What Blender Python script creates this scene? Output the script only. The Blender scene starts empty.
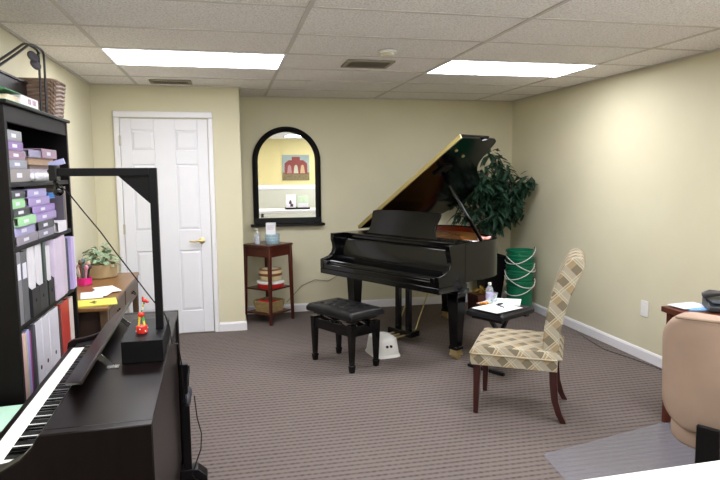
import bpy, bmesh, math, random
from mathutils import Vector, Matrix
random.seed(7)
PI = math.pi
C = bpy.context.scene.collection
S = bpy.context.scene
R = math.radians

# ------------------------------------------------------------------ camera
CAM = dict(f=605.3, pitch=.1112, yaw=.2154, roll=.0078, h=1.5692)
def make_camera():
    pi, ya, ro = CAM['pitch'], CAM['yaw'], CAM['roll']
    R0 = Vector((math.cos(ya), -math.sin(ya), 0))
    F = Vector((math.sin(ya)*math.cos(pi), math.cos(ya)*math.cos(pi), -math.sin(pi)))
    U0 = R0.cross(F)
    X = R0*math.cos(ro) - U0*math.sin(ro)
    Y = R0*math.sin(ro) + U0*math.cos(ro)
    Z = -F
    cam = bpy.data.cameras.new('camera'); o = bpy.data.objects.new('camera', cam); C.objects.link(o)
    o.matrix_world = Matrix(((X.x, Y.x, Z.x, 0), (X.y, Y.y, Z.y, 0), (X.z, Y.z, Z.z, CAM['h']), (0, 0, 0, 1)))
    cam.sensor_width = 36; cam.lens = CAM['f']/720*36; cam.clip_start = .02
    S.camera = o
make_camera()
S.view_settings.view_transform = 'Standard'; S.view_settings.look = 'None'
S.view_settings.gamma = 1; S.view_settings.use_curve_mapping = False
S.view_settings.exposure = 0.38
W = bpy.data.worlds.new('sky'); S.world = W; W.use_nodes = True
W.node_tree.nodes['Background'].inputs[0].default_value = (.75, .85, 1, 1)
W.node_tree.nodes['Background'].inputs[1].default_value = 1.0
PANEL_E = 14          # ceiling light diffusers
FILL_W = 70          # fill light from the added, unseen window
# room numbers
H, D, DJ, X0, Y0, XR, XL, XJ, YB = 2.398, 6.763, 6.081, -.7845, 3.1269, 3.3515, -1.2014, .1431, -1.5
FILL_WIN = (-.9, .9, .95, 2.05)      # window added out of view for fill, right wall: y0, y1, z0, z1
def area(name, loc, rot, sx, sy, w, col):
    l = bpy.data.lights.new(name, 'AREA'); l.shape = 'RECTANGLE'; l.size = sx; l.size_y = sy
    l.energy = w; l.color = col
    o = bpy.data.objects.new(name, l); C.objects.link(o); o.location = loc; o.rotation_euler = rot; return o
area('window_fill', (XR+.10, (FILL_WIN[0]+FILL_WIN[1])/2, (FILL_WIN[2]+FILL_WIN[3])/2), (0, R(90), 0), FILL_WIN[3]-FILL_WIN[2], FILL_WIN[1]-FILL_WIN[0], FILL_W, (.80, .90, 1))  # bluish fill lamp standing in the made-up window opening

# ------------------------------------------------------------------ materials
def srgb(c):
    if isinstance(c, str):
        c = tuple(int(c[i:i+2], 16)/255 for i in (0, 2, 4))
    return tuple((x/12.92 if x <= .04045 else ((x+.055)/1.055)**2.4) for x in c[:3]) + (1,)
_m = {}
def mat(name, col, rough=.5, metal=0, spec=.5, var=.06, scale=8, bump=0, bscale=60, coat=0, stretch=None):
    if name in _m: return _m[name]
    m = bpy.data.materials.new(name); m.use_nodes = True
    n, l = m.node_tree.nodes, m.node_tree.links; b = n['Principled BSDF']
    c = srgb(col)
    b.inputs['Roughness'].default_value = rough; b.inputs['Metallic'].default_value = metal
    b.inputs['Specular IOR Level'].default_value = spec; b.inputs['Coat Weight'].default_value = coat
    b.inputs['Coat Roughness'].default_value = .06
    tc = n.new('ShaderNodeTexCoord'); src = tc.outputs['Object']
    if stretch:
        mp = n.new('ShaderNodeMapping'); mp.inputs['Scale'].default_value = stretch
        l.new(src, mp.inputs['Vector']); src = mp.outputs[0]
    nz = n.new('ShaderNodeTexNoise'); nz.inputs['Scale'].default_value = scale; nz.inputs['Detail'].default_value = 4
    l.new(src, nz.inputs['Vector'])
    mx = n.new('ShaderNodeMix'); mx.data_type = 'RGBA'
    mx.inputs['A'].default_value = tuple(max(0, x*(1-var*2)) for x in c[:3]) + (1,)
    mx.inputs['B'].default_value = tuple(min(1, x*(1+var*2)) for x in c[:3]) + (1,)
    l.new(nz.outputs['Fac'], mx.inputs['Factor']); l.new(mx.outputs['Result'], b.inputs['Base Color'])
    if bump:
        n2 = n.new('ShaderNodeTexNoise'); n2.inputs['Scale'].default_value = bscale; n2.inputs['Detail'].default_value = 3
        l.new(src, n2.inputs['Vector'])
        bp = n.new('ShaderNodeBump'); bp.inputs['Strength'].default_value = bump; bp.inputs['Distance'].default_value = .004
        l.new(n2.outputs['Fac'], bp.inputs['Height']); l.new(bp.outputs[0], b.inputs['Normal'])
    _m[name] = m; return m
def emit(name, col, s):
    m = bpy.data.materials.new(name); m.use_nodes = True; b = m.node_tree.nodes['Principled BSDF']
    b.inputs['Base Color'].default_value = srgb(col); b.inputs['Emission Color'].default_value = srgb(col)
    b.inputs['Emission Strength'].default_value = s; return m
def glassy(name, col, alpha=.35, rough=.05):
    m = bpy.data.materials.new(name); m.use_nodes = True; b = m.node_tree.nodes['Principled BSDF']
    b.inputs['Base Color'].default_value = srgb(col); b.inputs['Alpha'].default_value = alpha
    b.inputs['Roughness'].default_value = rough; return m

M = {}
M['wall'] = mat('painted_wall', 'd6d0b3', .55, spec=.25, var=.02, scale=3, bump=.05, bscale=180)
M['rail_wall'] = mat('lower_wall', 'b9b7a4', .6, spec=.2, var=.02, scale=3)
M['rear_wall'] = mat('rear_wall_paint', 'c8ba84', .6, spec=.2, var=.02, scale=3)
M['white_trim'] = mat('white_trim', 'e9e8ea', .35, var=.01)
M['door'] = mat('door_white', 'e6e6ea', .38, var=.01)
M['tee'] = mat('ceiling_tee', 'c8c2bb', .5, var=.02)
M['black_gloss'] = mat('black_lacquer', '050506', .13, spec=.38, var=.05)
M['black_satin'] = mat('black_satin', '080709', .38, spec=.3, var=.05)
M['black_metal'] = mat('black_metal', '0a0a0c', .35, spec=.4)
M['black_wood'] = mat('black_brown_wood', '0e0b0c', .5, spec=.18, var=.15, scale=6, stretch=(1, 12, 1))
M['rosewood'] = mat('dark_rosewood', '0e0707', .32, spec=.2, var=.35, scale=5, stretch=(8, 1, 1))
M['gallows'] = mat('black_stained_board', '08080b', .5, spec=.18, var=.1, bump=.1)
M['brass'] = mat('brass', 'd9c48c', .3, metal=.75, var=.03)
M['brass_dull'] = mat('satin_brass', 'c9b980', .35, metal=1, var=.03)
M['mahogany'] = mat('mahogany', '6b2410', .3, var=.2, scale=5, stretch=(1, 1, 10), coat=.3)
M['plate'] = mat('bronze_plate', 'b07a3c', .35, metal=.6)
M['steel'] = mat('steel', 'b8b8bc', .25, metal=1)
M['white_plastic'] = mat('white_plastic', 'e8e7e2', .35, var=.01)
M['paper'] = mat('paper', 'f0eef2', .7, var=.01)
M['red_wood'] = mat('reddish_wood', '4a1d12', .3, var=.25, scale=5, stretch=(1, 1, .15), coat=.2)
M['oak'] = mat('brown_desk_wood', '7c5529', .4, var=.2, scale=4, stretch=(10, 1, 10), coat=.2)
M['oak_dark'] = mat('brown_desk_front', '54402c', .45, var=.2, scale=4, stretch=(1, 1, 10))
M['desk_red'] = mat('cherry_desk_wood', '5c2b1b', .35, var=.2, scale=4, stretch=(8, 8, 1))
M['suede'] = mat('tan_suede', 'a89180', .85, spec=.15, var=.09, scale=5, bump=.1, bscale=150)
M['leather'] = mat('black_leather', '0b0b10', .32, spec=.4, var=.1, bump=.25, bscale=160)
M['vinyl'] = mat('black_vinyl', '16161c', .5, var=.1, bump=.1, bscale=150)
M['chair_leg'] = mat('chair_leg_wood', '35120e', .3, var=.2, scale=6, stretch=(1, 1, .2), coat=.2)
M['bucket'] = mat('green_plastic', '0f7350', .35, var=.05)
M['leaf'] = mat('dark_leaf', '24402f', .4, var=.4, scale=9)
M['trunk'] = mat('tree_bark', '8a7d6c', .8, var=.2, scale=20)
M['wicker'] = mat('wicker', '8b7463', .7, var=.5, scale=16, stretch=(1, 1, 7))
M['mirror'] = mat('mirror_glass', 'f4f4f4', .0, metal=1, var=0)
M['clear'] = glassy('clear_plastic', 'dfe6f0', .30)
M['label'] = mat('label_white', 'dcdae6', .6, var=.02)

def carpet_mat():
    m = bpy.data.materials.new('loop_carpet'); m.use_nodes = True
    n, l = m.node_tree.nodes, m.node_tree.links; b = n['Principled BSDF']; b.inputs['Roughness'].default_value = .95
    b.inputs['Specular IOR Level'].default_value = .1
    tc = n.new('ShaderNodeTexCoord'); sp = n.new('ShaderNodeSeparateXYZ'); l.new(tc.outputs['Object'], sp.inputs[0])
    def mth(op, a, bb=None):
        q = n.new('ShaderNodeMath'); q.operation = op
        for i, v in enumerate((a, bb)):
            if v is None: continue
            if isinstance(v, (int, float)): q.inputs[i].default_value = v
            else: l.new(v, q.inputs[i])
        return q.outputs[0]
    def noise(sc, st, det=2):
        mp = n.new('ShaderNodeMapping'); mp.inputs['Scale'].default_value = st; l.new(tc.outputs['Object'], mp.inputs[0])
        q = n.new('ShaderNodeTexNoise'); q.inputs['Scale'].default_value = sc; q.inputs['Detail'].default_value = det
        l.new(mp.outputs[0], q.inputs['Vector']); return q.outputs['Fac']
    ROW = .046
    row = mth('ADD', mth('MULTIPLY', mth('SINE', mth('MULTIPLY', sp.outputs[1], 2*PI/ROW)), .5), .5)
    row = mth('POWER', row, 2.2)
    shift = mth('MULTIPLY', mth('FLOOR', mth('ADD', mth('DIVIDE', sp.outputs[1], ROW), .25)), 2.4)
    col = mth('ADD', mth('MULTIPLY', mth('SINE', mth('ADD', mth('MULTIPLY', sp.outputs[0], 2*PI/.036), shift)), .5), .5)
    dash = mth('MULTIPLY', row, mth('ADD', mth('MULTIPLY', col, .4), mth('MULTIPLY', noise(34, (1, .5, 1)), 1.1)))
    dark = mth('ADD', mth('MULTIPLY', dash, .75), mth('MULTIPLY', mth('SUBTRACT', noise(220, (1, 1, 1)), .5), .9))
    dark = mth('ADD', dark, mth('MULTIPLY', mth('SUBTRACT', noise(1.2, (1, 1, 1), 3), .5), .35))
    mx = n.new('ShaderNodeMix'); mx.data_type = 'RGBA'; mx.clamp_factor = True
    mx.inputs['A'].default_value = srgb('776d68'); mx.inputs['B'].default_value = srgb('3a3231')
    l.new(dark, mx.inputs['Factor']); l.new(mx.outputs['Result'], b.inputs['Base Color'])
    bp = n.new('ShaderNodeBump'); bp.inputs['Strength'].default_value = .5; bp.inputs['Distance'].default_value = .004; bp.invert = True
    l.new(dark, bp.inputs['Height']); l.new(bp.outputs[0], b.inputs['Normal'])
    return m
M['carpet'] = carpet_mat()
def tile_mat():
    m = bpy.data.materials.new('ceiling_tile'); m.use_nodes = True
    n, l = m.node_tree.nodes, m.node_tree.links; b = n['Principled BSDF']; b.inputs['Roughness'].default_value = .9
    tc = n.new('ShaderNodeTexCoord')
    nz = n.new('ShaderNodeTexNoise'); nz.inputs['Scale'].default_value = 90; nz.inputs['Detail'].default_value = 4; nz.inputs['Roughness'].default_value = .7
    l.new(tc.outputs['Object'], nz.inputs['Vector'])
    rp = n.new('ShaderNodeValToRGB'); rp.color_ramp.elements[0].position = .38; rp.color_ramp.elements[1].position = .55
    rp.color_ramp.elements[0].color = srgb('d2ccc8'); rp.color_ramp.elements[1].color = srgb('f6f3f0')
    l.new(nz.outputs['Fac'], rp.inputs[0]); l.new(rp.outputs[0], b.inputs['Base Color'])
    bp = n.new('ShaderNodeBump'); bp.inputs['Strength'].default_value = .3; bp.inputs['Distance'].default_value = .003
    l.new(nz.outputs['Fac'], bp.inputs['Height']); l.new(bp.outputs[0], b.inputs['Normal'])
    return m
M['tile'] = tile_mat()
def fabric_mat():
    # beige diamond lattice plaid
    m = bpy.data.materials.new('lattice_fabric'); m.use_nodes = True
    n, l = m.node_tree.nodes, m.node_tree.links; b = n['Principled BSDF']; b.inputs['Roughness'].default_value = .9
    b.inputs['Specular IOR Level'].default_value = .1
    tc = n.new('ShaderNodeTexCoord'); sp = n.new('ShaderNodeSeparateXYZ'); l.new(tc.outputs['Object'], sp.inputs[0])
    sn = n.new('ShaderNodeSeparateXYZ'); l.new(tc.outputs['Normal'], sn.inputs[0])
    def mth(op, a, bb=None, cc=None):
        q = n.new('ShaderNodeMath'); q.operation = op
        for i, v in enumerate((a, bb, cc)):
            if v is None: continue
            if isinstance(v, (int, float)): q.inputs[i].default_value = v
            else: l.new(v, q.inputs[i])
        return q.outputs[0]
    x, y, z = sp.outputs[0], sp.outputs[1], sp.outputs[2]
    up = mth('GREATER_THAN', mth('ABSOLUTE', sn.outputs[2]), .75)
    s1 = mth('ADD', x, y)                         # along the surface
    vert = z
    a_side = mth('ADD', s1, vert); b_side = mth('SUBTRACT', s1, vert)
    a_top = mth('ADD', x, y); b_top = mth('SUBTRACT', x, y)
    def mixf(f, p, q): return mth('ADD', mth('MULTIPLY', f, p), mth('MULTIPLY', mth('SUBTRACT', 1.0, f), q))
    A = mixf(up, a_top, a_side); B = mixf(up, b_top, b_side)
    def lines(v, off, period=.15, w=.022):
        t = mth('FRACT', mth('ADD', mth('DIVIDE', v, period), off))
        return mth('LESS_THAN', mth('ABSOLUTE', mth('SUBTRACT', t, .5)), w)
    L1 = mth('MAXIMUM', lines(A, .0), mth('MAXIMUM', lines(A, .14), mth('MAXIMUM', lines(B, 0.), lines(B, .14))))
    def band(v): 
        t = mth('FRACT', mth('ADD', mth('DIVIDE', v, .15), .5)); return mth('LESS_THAN', t, .5)
    chk = mth('MULTIPLY', band(A), band(B))
    band2 = mth('MULTIPLY', band(mth('ADD', A, .075)), band(B))
    def mixc(f, c1, c2):
        q = n.new('ShaderNodeMix'); q.data_type = 'RGBA'
        l.new(f, q.inputs['Factor'])
        for k, v in (('A', c1), ('B', c2)):
            if isinstance(v, str): q.inputs[k].default_value = srgb(v)
            else: l.new(v, q.inputs[k])
        return q.outputs['Result']
    nz = n.new('ShaderNodeTexNoise'); nz.inputs['Scale'].default_value = 14; l.new(tc.outputs['Object'], nz.inputs['Vector'])
    base = mixc(nz.outputs['Fac'], '989080', 'a9a08b')
    c = mixc(chk, base, '776d5a'); c = mixc(band2, c, '9a886a'); c = mixc(L1, c, 'bbb199')
    l.new(c, b.inputs['Base Color'])
    return m
M['fabric'] = fabric_mat()

# ------------------------------------------------------------------ mesh helpers
class MB:
    def __init__(s): s.bm = bmesh.new()
    def _x(s, vs, rot, c):
        if rot is not None:
            for v in vs: v.co = rot @ v.co
        for v in vs: v.co += Vector(c)
    def box(s, c, d, rot=None):
        r = bmesh.ops.create_cube(s.bm, size=1)
        for v in r['verts']: v.co = Vector((v.co.x*d[0], v.co.y*d[1], v.co.z*d[2]))
        if isinstance(rot, (int, float)): rot = Matrix.Rotation(rot, 3, 'Z')
        s._x(r['verts'], rot, c); return s
    def b2(s, x0, x1, y0, y1, z0, z1): return s.box(((x0+x1)/2, (y0+y1)/2, (z0+z1)/2), (abs(x1-x0), abs(y1-y0), abs(z1-z0)))
    def bar(s, p0, p1, w, h=None, w1=None, h1=None, up=(0, 0, 1)):
        # rectangular bar between two points, tapering
        h = h or w; w1 = w1 or w; h1 = h1 or (h if w1 == w else w1)
        p0, p1 = Vector(p0), Vector(p1); d = (p1-p0).normalized(); u = Vector(up)
        if abs(d.dot(u)) > .95: u = Vector((0, 1, 0))
        a = d.cross(u).normalized(); b = a.cross(d).normalized()
        vs = []
        for p, ww, hh in ((p0, w, h), (p1, w1, h1)):
            for i, j in ((-1, -1), (1, -1), (1, 1), (-1, 1)):
                vs.append(s.bm.verts.new(p + a*i*ww/2 + b*j*hh/2))
        f = s.bm.faces.new
        f(vs[3::-1]); f(vs[4:])
        for i in range(4): f((vs[i], vs[(i+1) % 4], vs[4+(i+1) % 4], vs[4+i]))
        return s
    def cyl(s, p0, p1, r0, r1=None, n=20, caps=True):
        r1 = r0 if r1 is None else r1
        return s.rings([(Vector(p0), r0), (Vector(p1), r1)], n, caps)
    def rings(s, pr, n=16, caps=True):
        P = [Vector(p) for p, _ in pr]; out = []
        ref = None
        for i, (p, r) in enumerate(pr):
            d = (P[min(i+1, len(P)-1)] - P[max(i-1, 0)]).normalized()
            if ref is None: ref = Vector((1, 0, 0)) if abs(d.x) < .9 else Vector((0, 1, 0))
            a = (ref - d*ref.dot(d)).normalized(); b = d.cross(a); ref = a
            out.append([s.bm.verts.new(P[i] + a*math.cos(2*PI*k/n)*r + b*math.sin(2*PI*k/n)*r) for k in range(n)])
        for i in range(len(out)-1):
            for k in range(n): s.bm.faces.new((out[i][k], out[i][(k+1) % n], out[i+1][(k+1) % n], out[i+1][k]))
        if caps: s.bm.faces.new(out[0][::-1]); s.bm.faces.new(out[-1])
        return s
    def tube(s, pts, r, n=8): return s.rings([(p, r) for p in pts], n)
    def lathe(s, prof, c=(0, 0, 0), n=28, sy=1):
        rs = []
        for r, z in prof: rs.append([s.bm.verts.new((c[0]+r*math.cos(2*PI*k/n), c[1]+r*math.sin(2*PI*k/n)*sy, c[2]+z)) for k in range(n)])
        for i in range(len(rs)-1):
            for k in range(n): s.bm.faces.new((rs[i][k], rs[i][(k+1) % n], rs[i+1][(k+1) % n], rs[i+1][k]))
        s.bm.faces.new(rs[0][::-1]); s.bm.faces.new(rs[-1]); return s
    def sph(s, c, r, sc=(1, 1, 1), n=14):
        q = bmesh.ops.create_uvsphere(s.bm, u_segments=n, v_segments=max(6, n//2+1), radius=r)
        for v in q['verts']: v.co = Vector((v.co.x*sc[0]+c[0], v.co.y*sc[1]+c[1], v.co.z*sc[2]+c[2]))
        return s
    def prism(s, poly, a, b, axis='z'):
        def P(p, t): return {'z': (p[0], p[1], t), 'y': (p[0], t, p[1]), 'x': (t, p[0], p[1])}[axis]
        A = [s.bm.verts.new(P(p, a)) for p in poly]; B = [s.bm.verts.new(P(p, b)) for p in poly]
        s.bm.faces.new(A[::-1]); s.bm.faces.new(B); n = len(poly)
        for i in range(n): s.bm.faces.new((A[i], A[(i+1) % n], B[(i+1) % n], B[i]))
        return s
    def quad(s, *p): s.bm.faces.new([s.bm.verts.new(q) for q in p]); return s
    def build(s, name, m, parent=None, bevel=0, smooth=False, seg=2, loc=None, rotz=0):
        bmesh.ops.recalc_face_normals(s.bm, faces=s.bm.faces)
        me = bpy.data.meshes.new(name); s.bm.to_mesh(me); s.bm.free()
        me.materials.append(m)
        o = bpy.data.objects.new(name, me); C.objects.link(o)
        if parent: o.parent = parent
        if loc is not None: o.location = loc
        o.rotation_euler.z = rotz
        if bevel:
            md = o.modifiers.new('bevel', 'BEVEL'); md.width = bevel; md.segments = seg; md.limit_method = 'ANGLE'; md.angle_limit = R(40)
        if smooth or bevel:
            for p in me.polygons: p.use_smooth = True
            if not bevel or True:
                me.set_sharp_from_angle(angle=R(38))
        return o
def tag(o, label, cat, group=None, kind=None):
    if label: o['label'] = label
    if cat: o['category'] = cat
    if group: o['group'] = group
    if kind: o['kind'] = kind
    return o
def thing(name, label, cat, loc=(0, 0, 0), rotz=0, group=None):
    o = bpy.data.objects.new(name, None); C.objects.link(o); o.location = loc; o.rotation_euler = (0, 0, rotz)
    o.empty_display_size = .05
    return tag(o, label, cat, group)
def copy_tree(o, parent=None):
    c = o.copy(); C.objects.link(c)
    if parent: c.parent = parent
    for ch in list(o.children): copy_tree(ch, c)
    return c
def struct(mb, name, m, **k):
    o = mb.build(name, m, **k); o['kind'] = 'structure'; return o
def lab(o, t): o['label'] = t; return o

# ------------------------------------------------------------------ room shell
struct(MB().b2(XL-.1, XR+.1, YB-.1, D+.1, -.1, 0), 'floor', M['carpet'])
struct(MB().b2(XL-.1, XR+.1, YB-.1, D+.1, H, H+.1), 'ceiling', M['tile'])
struct(MB().b2(XL-.1, XL, YB, DJ+.1, 0, H), 'wall_left', M['wall'])
struct(MB().b2(XJ, XR, D, D+.1, 0, H), 'wall_back', M['wall'])
struct(MB().b2(XL, XJ, DJ, D+.1, 0, H), 'wall_closet', M['wall'])
y0, y1, z0, z1 = FILL_WIN
struct(MB().b2(XR, XR+.1, y1, D, 0, H).b2(XR, XR+.1, YB, y0, 0, H).b2(XR, XR+.1, y0, y1, 0, z0).b2(XR, XR+.1, y0, y1, z1, H), 'wall_right', M['wall'])
struct(MB().b2(XL, XR, YB-.1, YB, 1.22, H), 'wall_rear', M['rear_wall'])
struct(MB().b2(XL, XR, YB-.1, YB, 0, 1.22), 'wall_rear_lower', M['rail_wall'])
struct(MB().prism([(YB, 1.17), (YB+.015, 1.17), (YB+.03, 1.22), (YB+.03, 1.245), (YB+.012, 1.27), (YB, 1.27)], XL, XR, 'x'), 'trim_1', M['white_trim'])
w = struct(MB().b2(XR-.02, XR+.06, y0-.06, y0, z0-.06, z1+.06).b2(XR-.02, XR+.06, y1, y1+.06, z0-.06, z1+.06)
       .b2(XR-.02, XR+.06, y0, y1, z1, z1+.06).b2(XR-.04, XR+.06, y0, y1, z0-.06, z0).b2(XR+.02, XR+.05, y0, y1, (z0+z1)/2-.02, (z0+z1)/2+.02), 'fill_window_1', M['white_trim'])  # unseen window, added to let fill light into the room
MB().b2(XR+.03, XR+.036, y0, y1, z0, z1).build('pane', glassy('fill_window_glass', 'ffffff', .05), w)

def baseboard(name, p0, p1, nrm):
    # runs from p0 to p1 with the face towards nrm
    h, t = .09, .014
    p0, p1, nr = Vector(p0), Vector(p1), Vector(nrm)
    mb = MB(); pr = [(0, 0), (t, 0), (t, h-.018), (t*.45, h), (0, h)]
    A = [mb.bm.verts.new((p0.x+nr.x*a, p0.y+nr.y*a, z)) for a, z in pr]; B = [mb.bm.verts.new((p1.x+nr.x*a, p1.y+nr.y*a, z)) for a, z in pr]
    mb.bm.faces.new(A[::-1]); mb.bm.faces.new(B)
    for i in range(5): mb.bm.faces.new((A[i], A[(i+1) % 5], B[(i+1) % 5], B[i]))
    struct(mb, name, M['white_trim'])
baseboard('baseboard_right', (XR, YB), (XR, D), (-1, 0))
baseboard('baseboard_back', (XJ, D), (XR, D), (0, -1))
baseboard('baseboard_closet', (-.115, DJ), (XJ+.014, DJ), (0, -1))
baseboard('baseboard_closet_side', (XJ, DJ), (XJ, D), (1, 0))
baseboard('baseboard_closet_left', (XL, DJ), (-.99, DJ), (0, -1))
baseboard('baseboard_left', (XL, YB), (XL, DJ), (1, 0))

# ceiling grid
tees = MB()
k = -1
x = X0
while x > XL: x -= 1.2192
x += 1.2192
while x < XR:
    tees.b2(x-.013, x+.013, YB, D if x > XJ else DJ, H-.004, H+.001); x += 1.2192
j = -8
while True:
    y = Y0 + .6096*j
    if y > D: break
    if y > YB: tees.b2(XL if y < DJ else XJ, XR, y-.012, y+.012, H-.0035, H+.001)
    j += 1
struct(tees, 'trim_2', M['tee'])
struct(MB().b2(XL, XR, D-.02, D, H-.012, H).b2(XR-.02, XR, YB, D, H-.012, H).b2(XL, XL+.02, YB, DJ, H-.012, H).b2(XL, XJ+.02, DJ-.02, DJ, H-.012, H).b2(XJ, XJ+.02, DJ, D, H-.012, H), 'trim_3', M['tee'])

# door
dx0, dx1, dh = -.955, -.165, 2.095
d = bpy.data.objects.new('door_1', None); C.objects.link(d); d['kind'] = 'structure'; d.location = ((dx0+dx1)/2, DJ, 0)
hw = (dx1-dx0)/2
MB().b2(-hw, hw, -.012, -.002, .012, dh-.01).build('door_core', M['door'], d)
fr = MB(); ya, yb = -.024, -.011
pc = [(-.315, -.125), (.105-.0, .295)]
pc = [(-.30, -.095), (.095, .30)]
prs = [(.235, .83), (1.03, 1.66), (1.79, 1.98)]
fr.b2(-hw, pc[0][0], ya, yb, .012, dh-.01); fr.b2(pc[0][1], pc[1][0], ya, yb, .012, dh-.01); fr.b2(pc[1][1], hw, ya, yb, .012, dh-.01)
for a, b in pc:
    zz = [.012] + [q for pr in prs for q in pr] + [dh-.01]
    for i in range(0, len(zz), 2): fr.b2(a, b, ya, yb, zz[i], zz[i+1])
fr.build('door_frame', M['door'], d, bevel=.004)
for a, b in pc:
    for c0, c1 in prs:
        q = MB(); i = .028
        o = [(a+.006, c0+.006), (b-.006, c0+.006), (b-.006, c1-.006), (a+.006, c1-.006)]
        n = [(a+i, c0+i), (b-i, c0+i), (b-i, c1-i), (a+i, c1-i)]
        A = [q.bm.verts.new((u, -.0125, v)) for u, v in o]; B = [q.bm.verts.new((u, -.021, v)) for u, v in n]
        q.bm.faces.new(B)
        for t in range(4): q.bm.faces.new((A[t], A[(t+1) % 4], B[(t+1) % 4], B[t]))
        q.build('door_panel', M['door'], d)
MB().b2(-hw-.056, -hw-.004, -.03, 0, 0, dh).b2(hw+.004, hw+.052, -.03, 0, 0, dh).b2(-hw-.056, hw+.052, -.03, 0, dh, dh+.06).build('casing', M['white_trim'], d, bevel=.008)
for z in (.25, 1.05, 1.88): MB().b2(-hw-.012, -hw+.008, -.034, -.024, z-.045, z+.045).cyl((-hw-.002, -.036, z-.05), (-hw-.002, -.036, z+.05), .006).build('hinge', mat('hinge_metal', 'c9c4b8', .4, metal=.6), d, smooth=True)
kx = hw-.085
kn = MB().lathe([(.0, 0), (.030, 0), (.030, .006), (.018, .012), (0, .012)], n=20)
for v in kn.bm.verts: v.co = Vector((kx+v.co.x, -.024-v.co.z, .92+v.co.y))
kn.rings([((kx, -.03, .92), .010), ((kx, -.07, .92), .010)], 12)
kn.rings([((kx+.004, -.07, .92), .013), ((kx-.03, -.074, .925), .011), ((kx-.07, -.07, .916), .009), ((kx-.11, -.066, .921), .007), ((kx-.118, -.06, .924), .003)], 12)
kn.build('door_handle', M['brass'], d, smooth=True)

# ------------------------------------------------------------------ ceiling lights, vents, detector
LIGHT = emit('light_diffuser', 'f8f8ff', PANEL_E)
def ceiling_light(x, y, label, w=1.19, dd=.585):
    t = thing('ceiling_light', label, 'ceiling light', (x, y, H), 0, 'recessed fluorescent ceiling panels')
    MB().b2(-w/2-.02, -w/2, -dd/2-.02, dd/2+.02, -.010, .0).b2(w/2, w/2+.02, -dd/2-.02, dd/2+.02, -.010, 0).b2(-w/2, w/2, -dd/2-.02, -dd/2, -.010, 0).b2(-w/2, w/2, dd/2, dd/2+.02, -.010, 0).build('frame', M['white_trim'], t)
    MB().b2(-w/2, w/2, -dd/2, dd/2, -.006, -.001).build('diffuser', LIGHT, t)
cx0 = X0 + .6096; cy = Y0 + .6096*2.5
ceiling_light(cx0, cy, 'fluorescent ceiling panel nearer the white door')
ceiling_light(X0+1.2192*2.5, cy, 'fluorescent ceiling panel beside the right wall, above the grand piano side')
ceiling_light(2.2635-.35, -.23, 'fluorescent ceiling panel seen reflected in the arched mirror')
ceiling_light(cx0, -.23, 'added unseen fill panel above the near end of the room on the left')  # not in view; added to even out the light on the left
ceiling_light(cx0, 2.21, 'added unseen fill panel above the digital piano')  # added just out of view to lift the brightness here
ceiling_light(X0+1.2192*2.5, 2.21, 'added unseen fill panel above the tan office chair')  # second out-of-view panel, added as fill for the right side
M['vent'] = mat('vent_metal', '8f8676', .5, metal=.2); M['vent_dark'] = mat('vent_dark', '3a352e', .8)
def vent(x, y, w, dd, label):
    t = thing('ceiling_vent', label, 'vent', (x, y, H), 0)
    MB().b2(-w/2, w/2, -dd/2, -dd/2+.03, -.014, -.002).b2(-w/2, w/2, dd/2-.03, dd/2, -.014, -.002).b2(-w/2, -w/2+.03, -dd/2+.03, dd/2-.03, -.014, -.002).b2(w/2-.03, w/2, -dd/2+.03, dd/2-.03, -.014, -.002).build('frame', M['vent'], t)
    MB().b2(-w/2+.03, w/2-.03, -dd/2+.03, dd/2-.03, -.005, -.003).build('backing', M['vent_dark'], t)
    q = MB(); n = 14
    for i in range(n):
        xx = -w/2+.03 + (w-.06)*(i+.5)/n; q.box((xx, 0, -.010), (.005, dd-.06, .009), Matrix.Rotation(R(25), 3, 'Y'))
    q.build('louvre', M['vent'], t)
vent(-.46, 5.80, .36, .20, 'small grey metal ceiling vent above the white door')
vent(1.08, 4.62, .36, .30, 'square louvred ceiling vent between the two lit panels')
t = thing('smoke_detector', 'round cream smoke detector on the ceiling above the louvred vent', 'smoke detector', (1.10, 4.10, H))
MB().lathe([(.055, -.004), (.062, -.010), (.062, -.018), (.055, -.024), (.045, -.026)]).build('base', M['white_plastic'], t, smooth=True)
MB().lathe([(.045, -.026), (.046, -.034), (.038, -.042), (.012, -.044)]).build('sensor_cap', mat('cream_plastic', 'd9d2bb', .4), t, smooth=True)

# wall plate on the right wall
t = thing('wall_outlet', 'white wall plate low on the right wall beside the desk', 'wall plate', (XR, 4.30, .43))
MB().b2(-.007, 0, -.045, .045, -.066, .066).build('plate', M['white_plastic'], t, bevel=.003)
MB().b2(-.010, -.006, -.017, .017, -.034, .034).build('receptacle', M['white_plastic'], t, bevel=.002)

# ------------------------------------------------------------------ mirror
t = thing('arched_mirror', 'black framed arched wall mirror above the small red-brown table', 'mirror', (.655, D, 0))
def arch(r, zb, zc, n=28): return [(-r, zb), (r, zb)] + [(r*math.cos(PI*i/n), zc+r*math.sin(PI*i/n)) for i in range(0, n+1)]
ro, ri, zc = .375, .315, 1.70
def ring_arch(ro, ri, zb, zc, yo, yi, name, m, par):
    q = MB(); n = 28
    def prof(r): return [(r, zb)] + [(r*math.cos(PI*i/n), zc+r*math.sin(PI*i/n)) for i in range(n+1)] + [(-r, zb)]
    O, I = prof(ro), prof(ri); m1 = (ro+ri)/2; Mi = prof(m1)
    rows = [[q.bm.verts.new((u, yy, v)) for u, v in P] for P, yy in ((O, 0), (O, yi), (Mi, yo), (I, yi), (I, 0))]
    for a in range(4):
        for i in range(len(O)-1): q.bm.faces.new((rows[a][i], rows[a][i+1], rows[a+1][i+1], rows[a+1][i]))
    return q.build(name, m, par, smooth=True)
ring_arch(ro, ri, 1.05, zc, -.045, -.028, 'frame', M['black_satin'], t)
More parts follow.
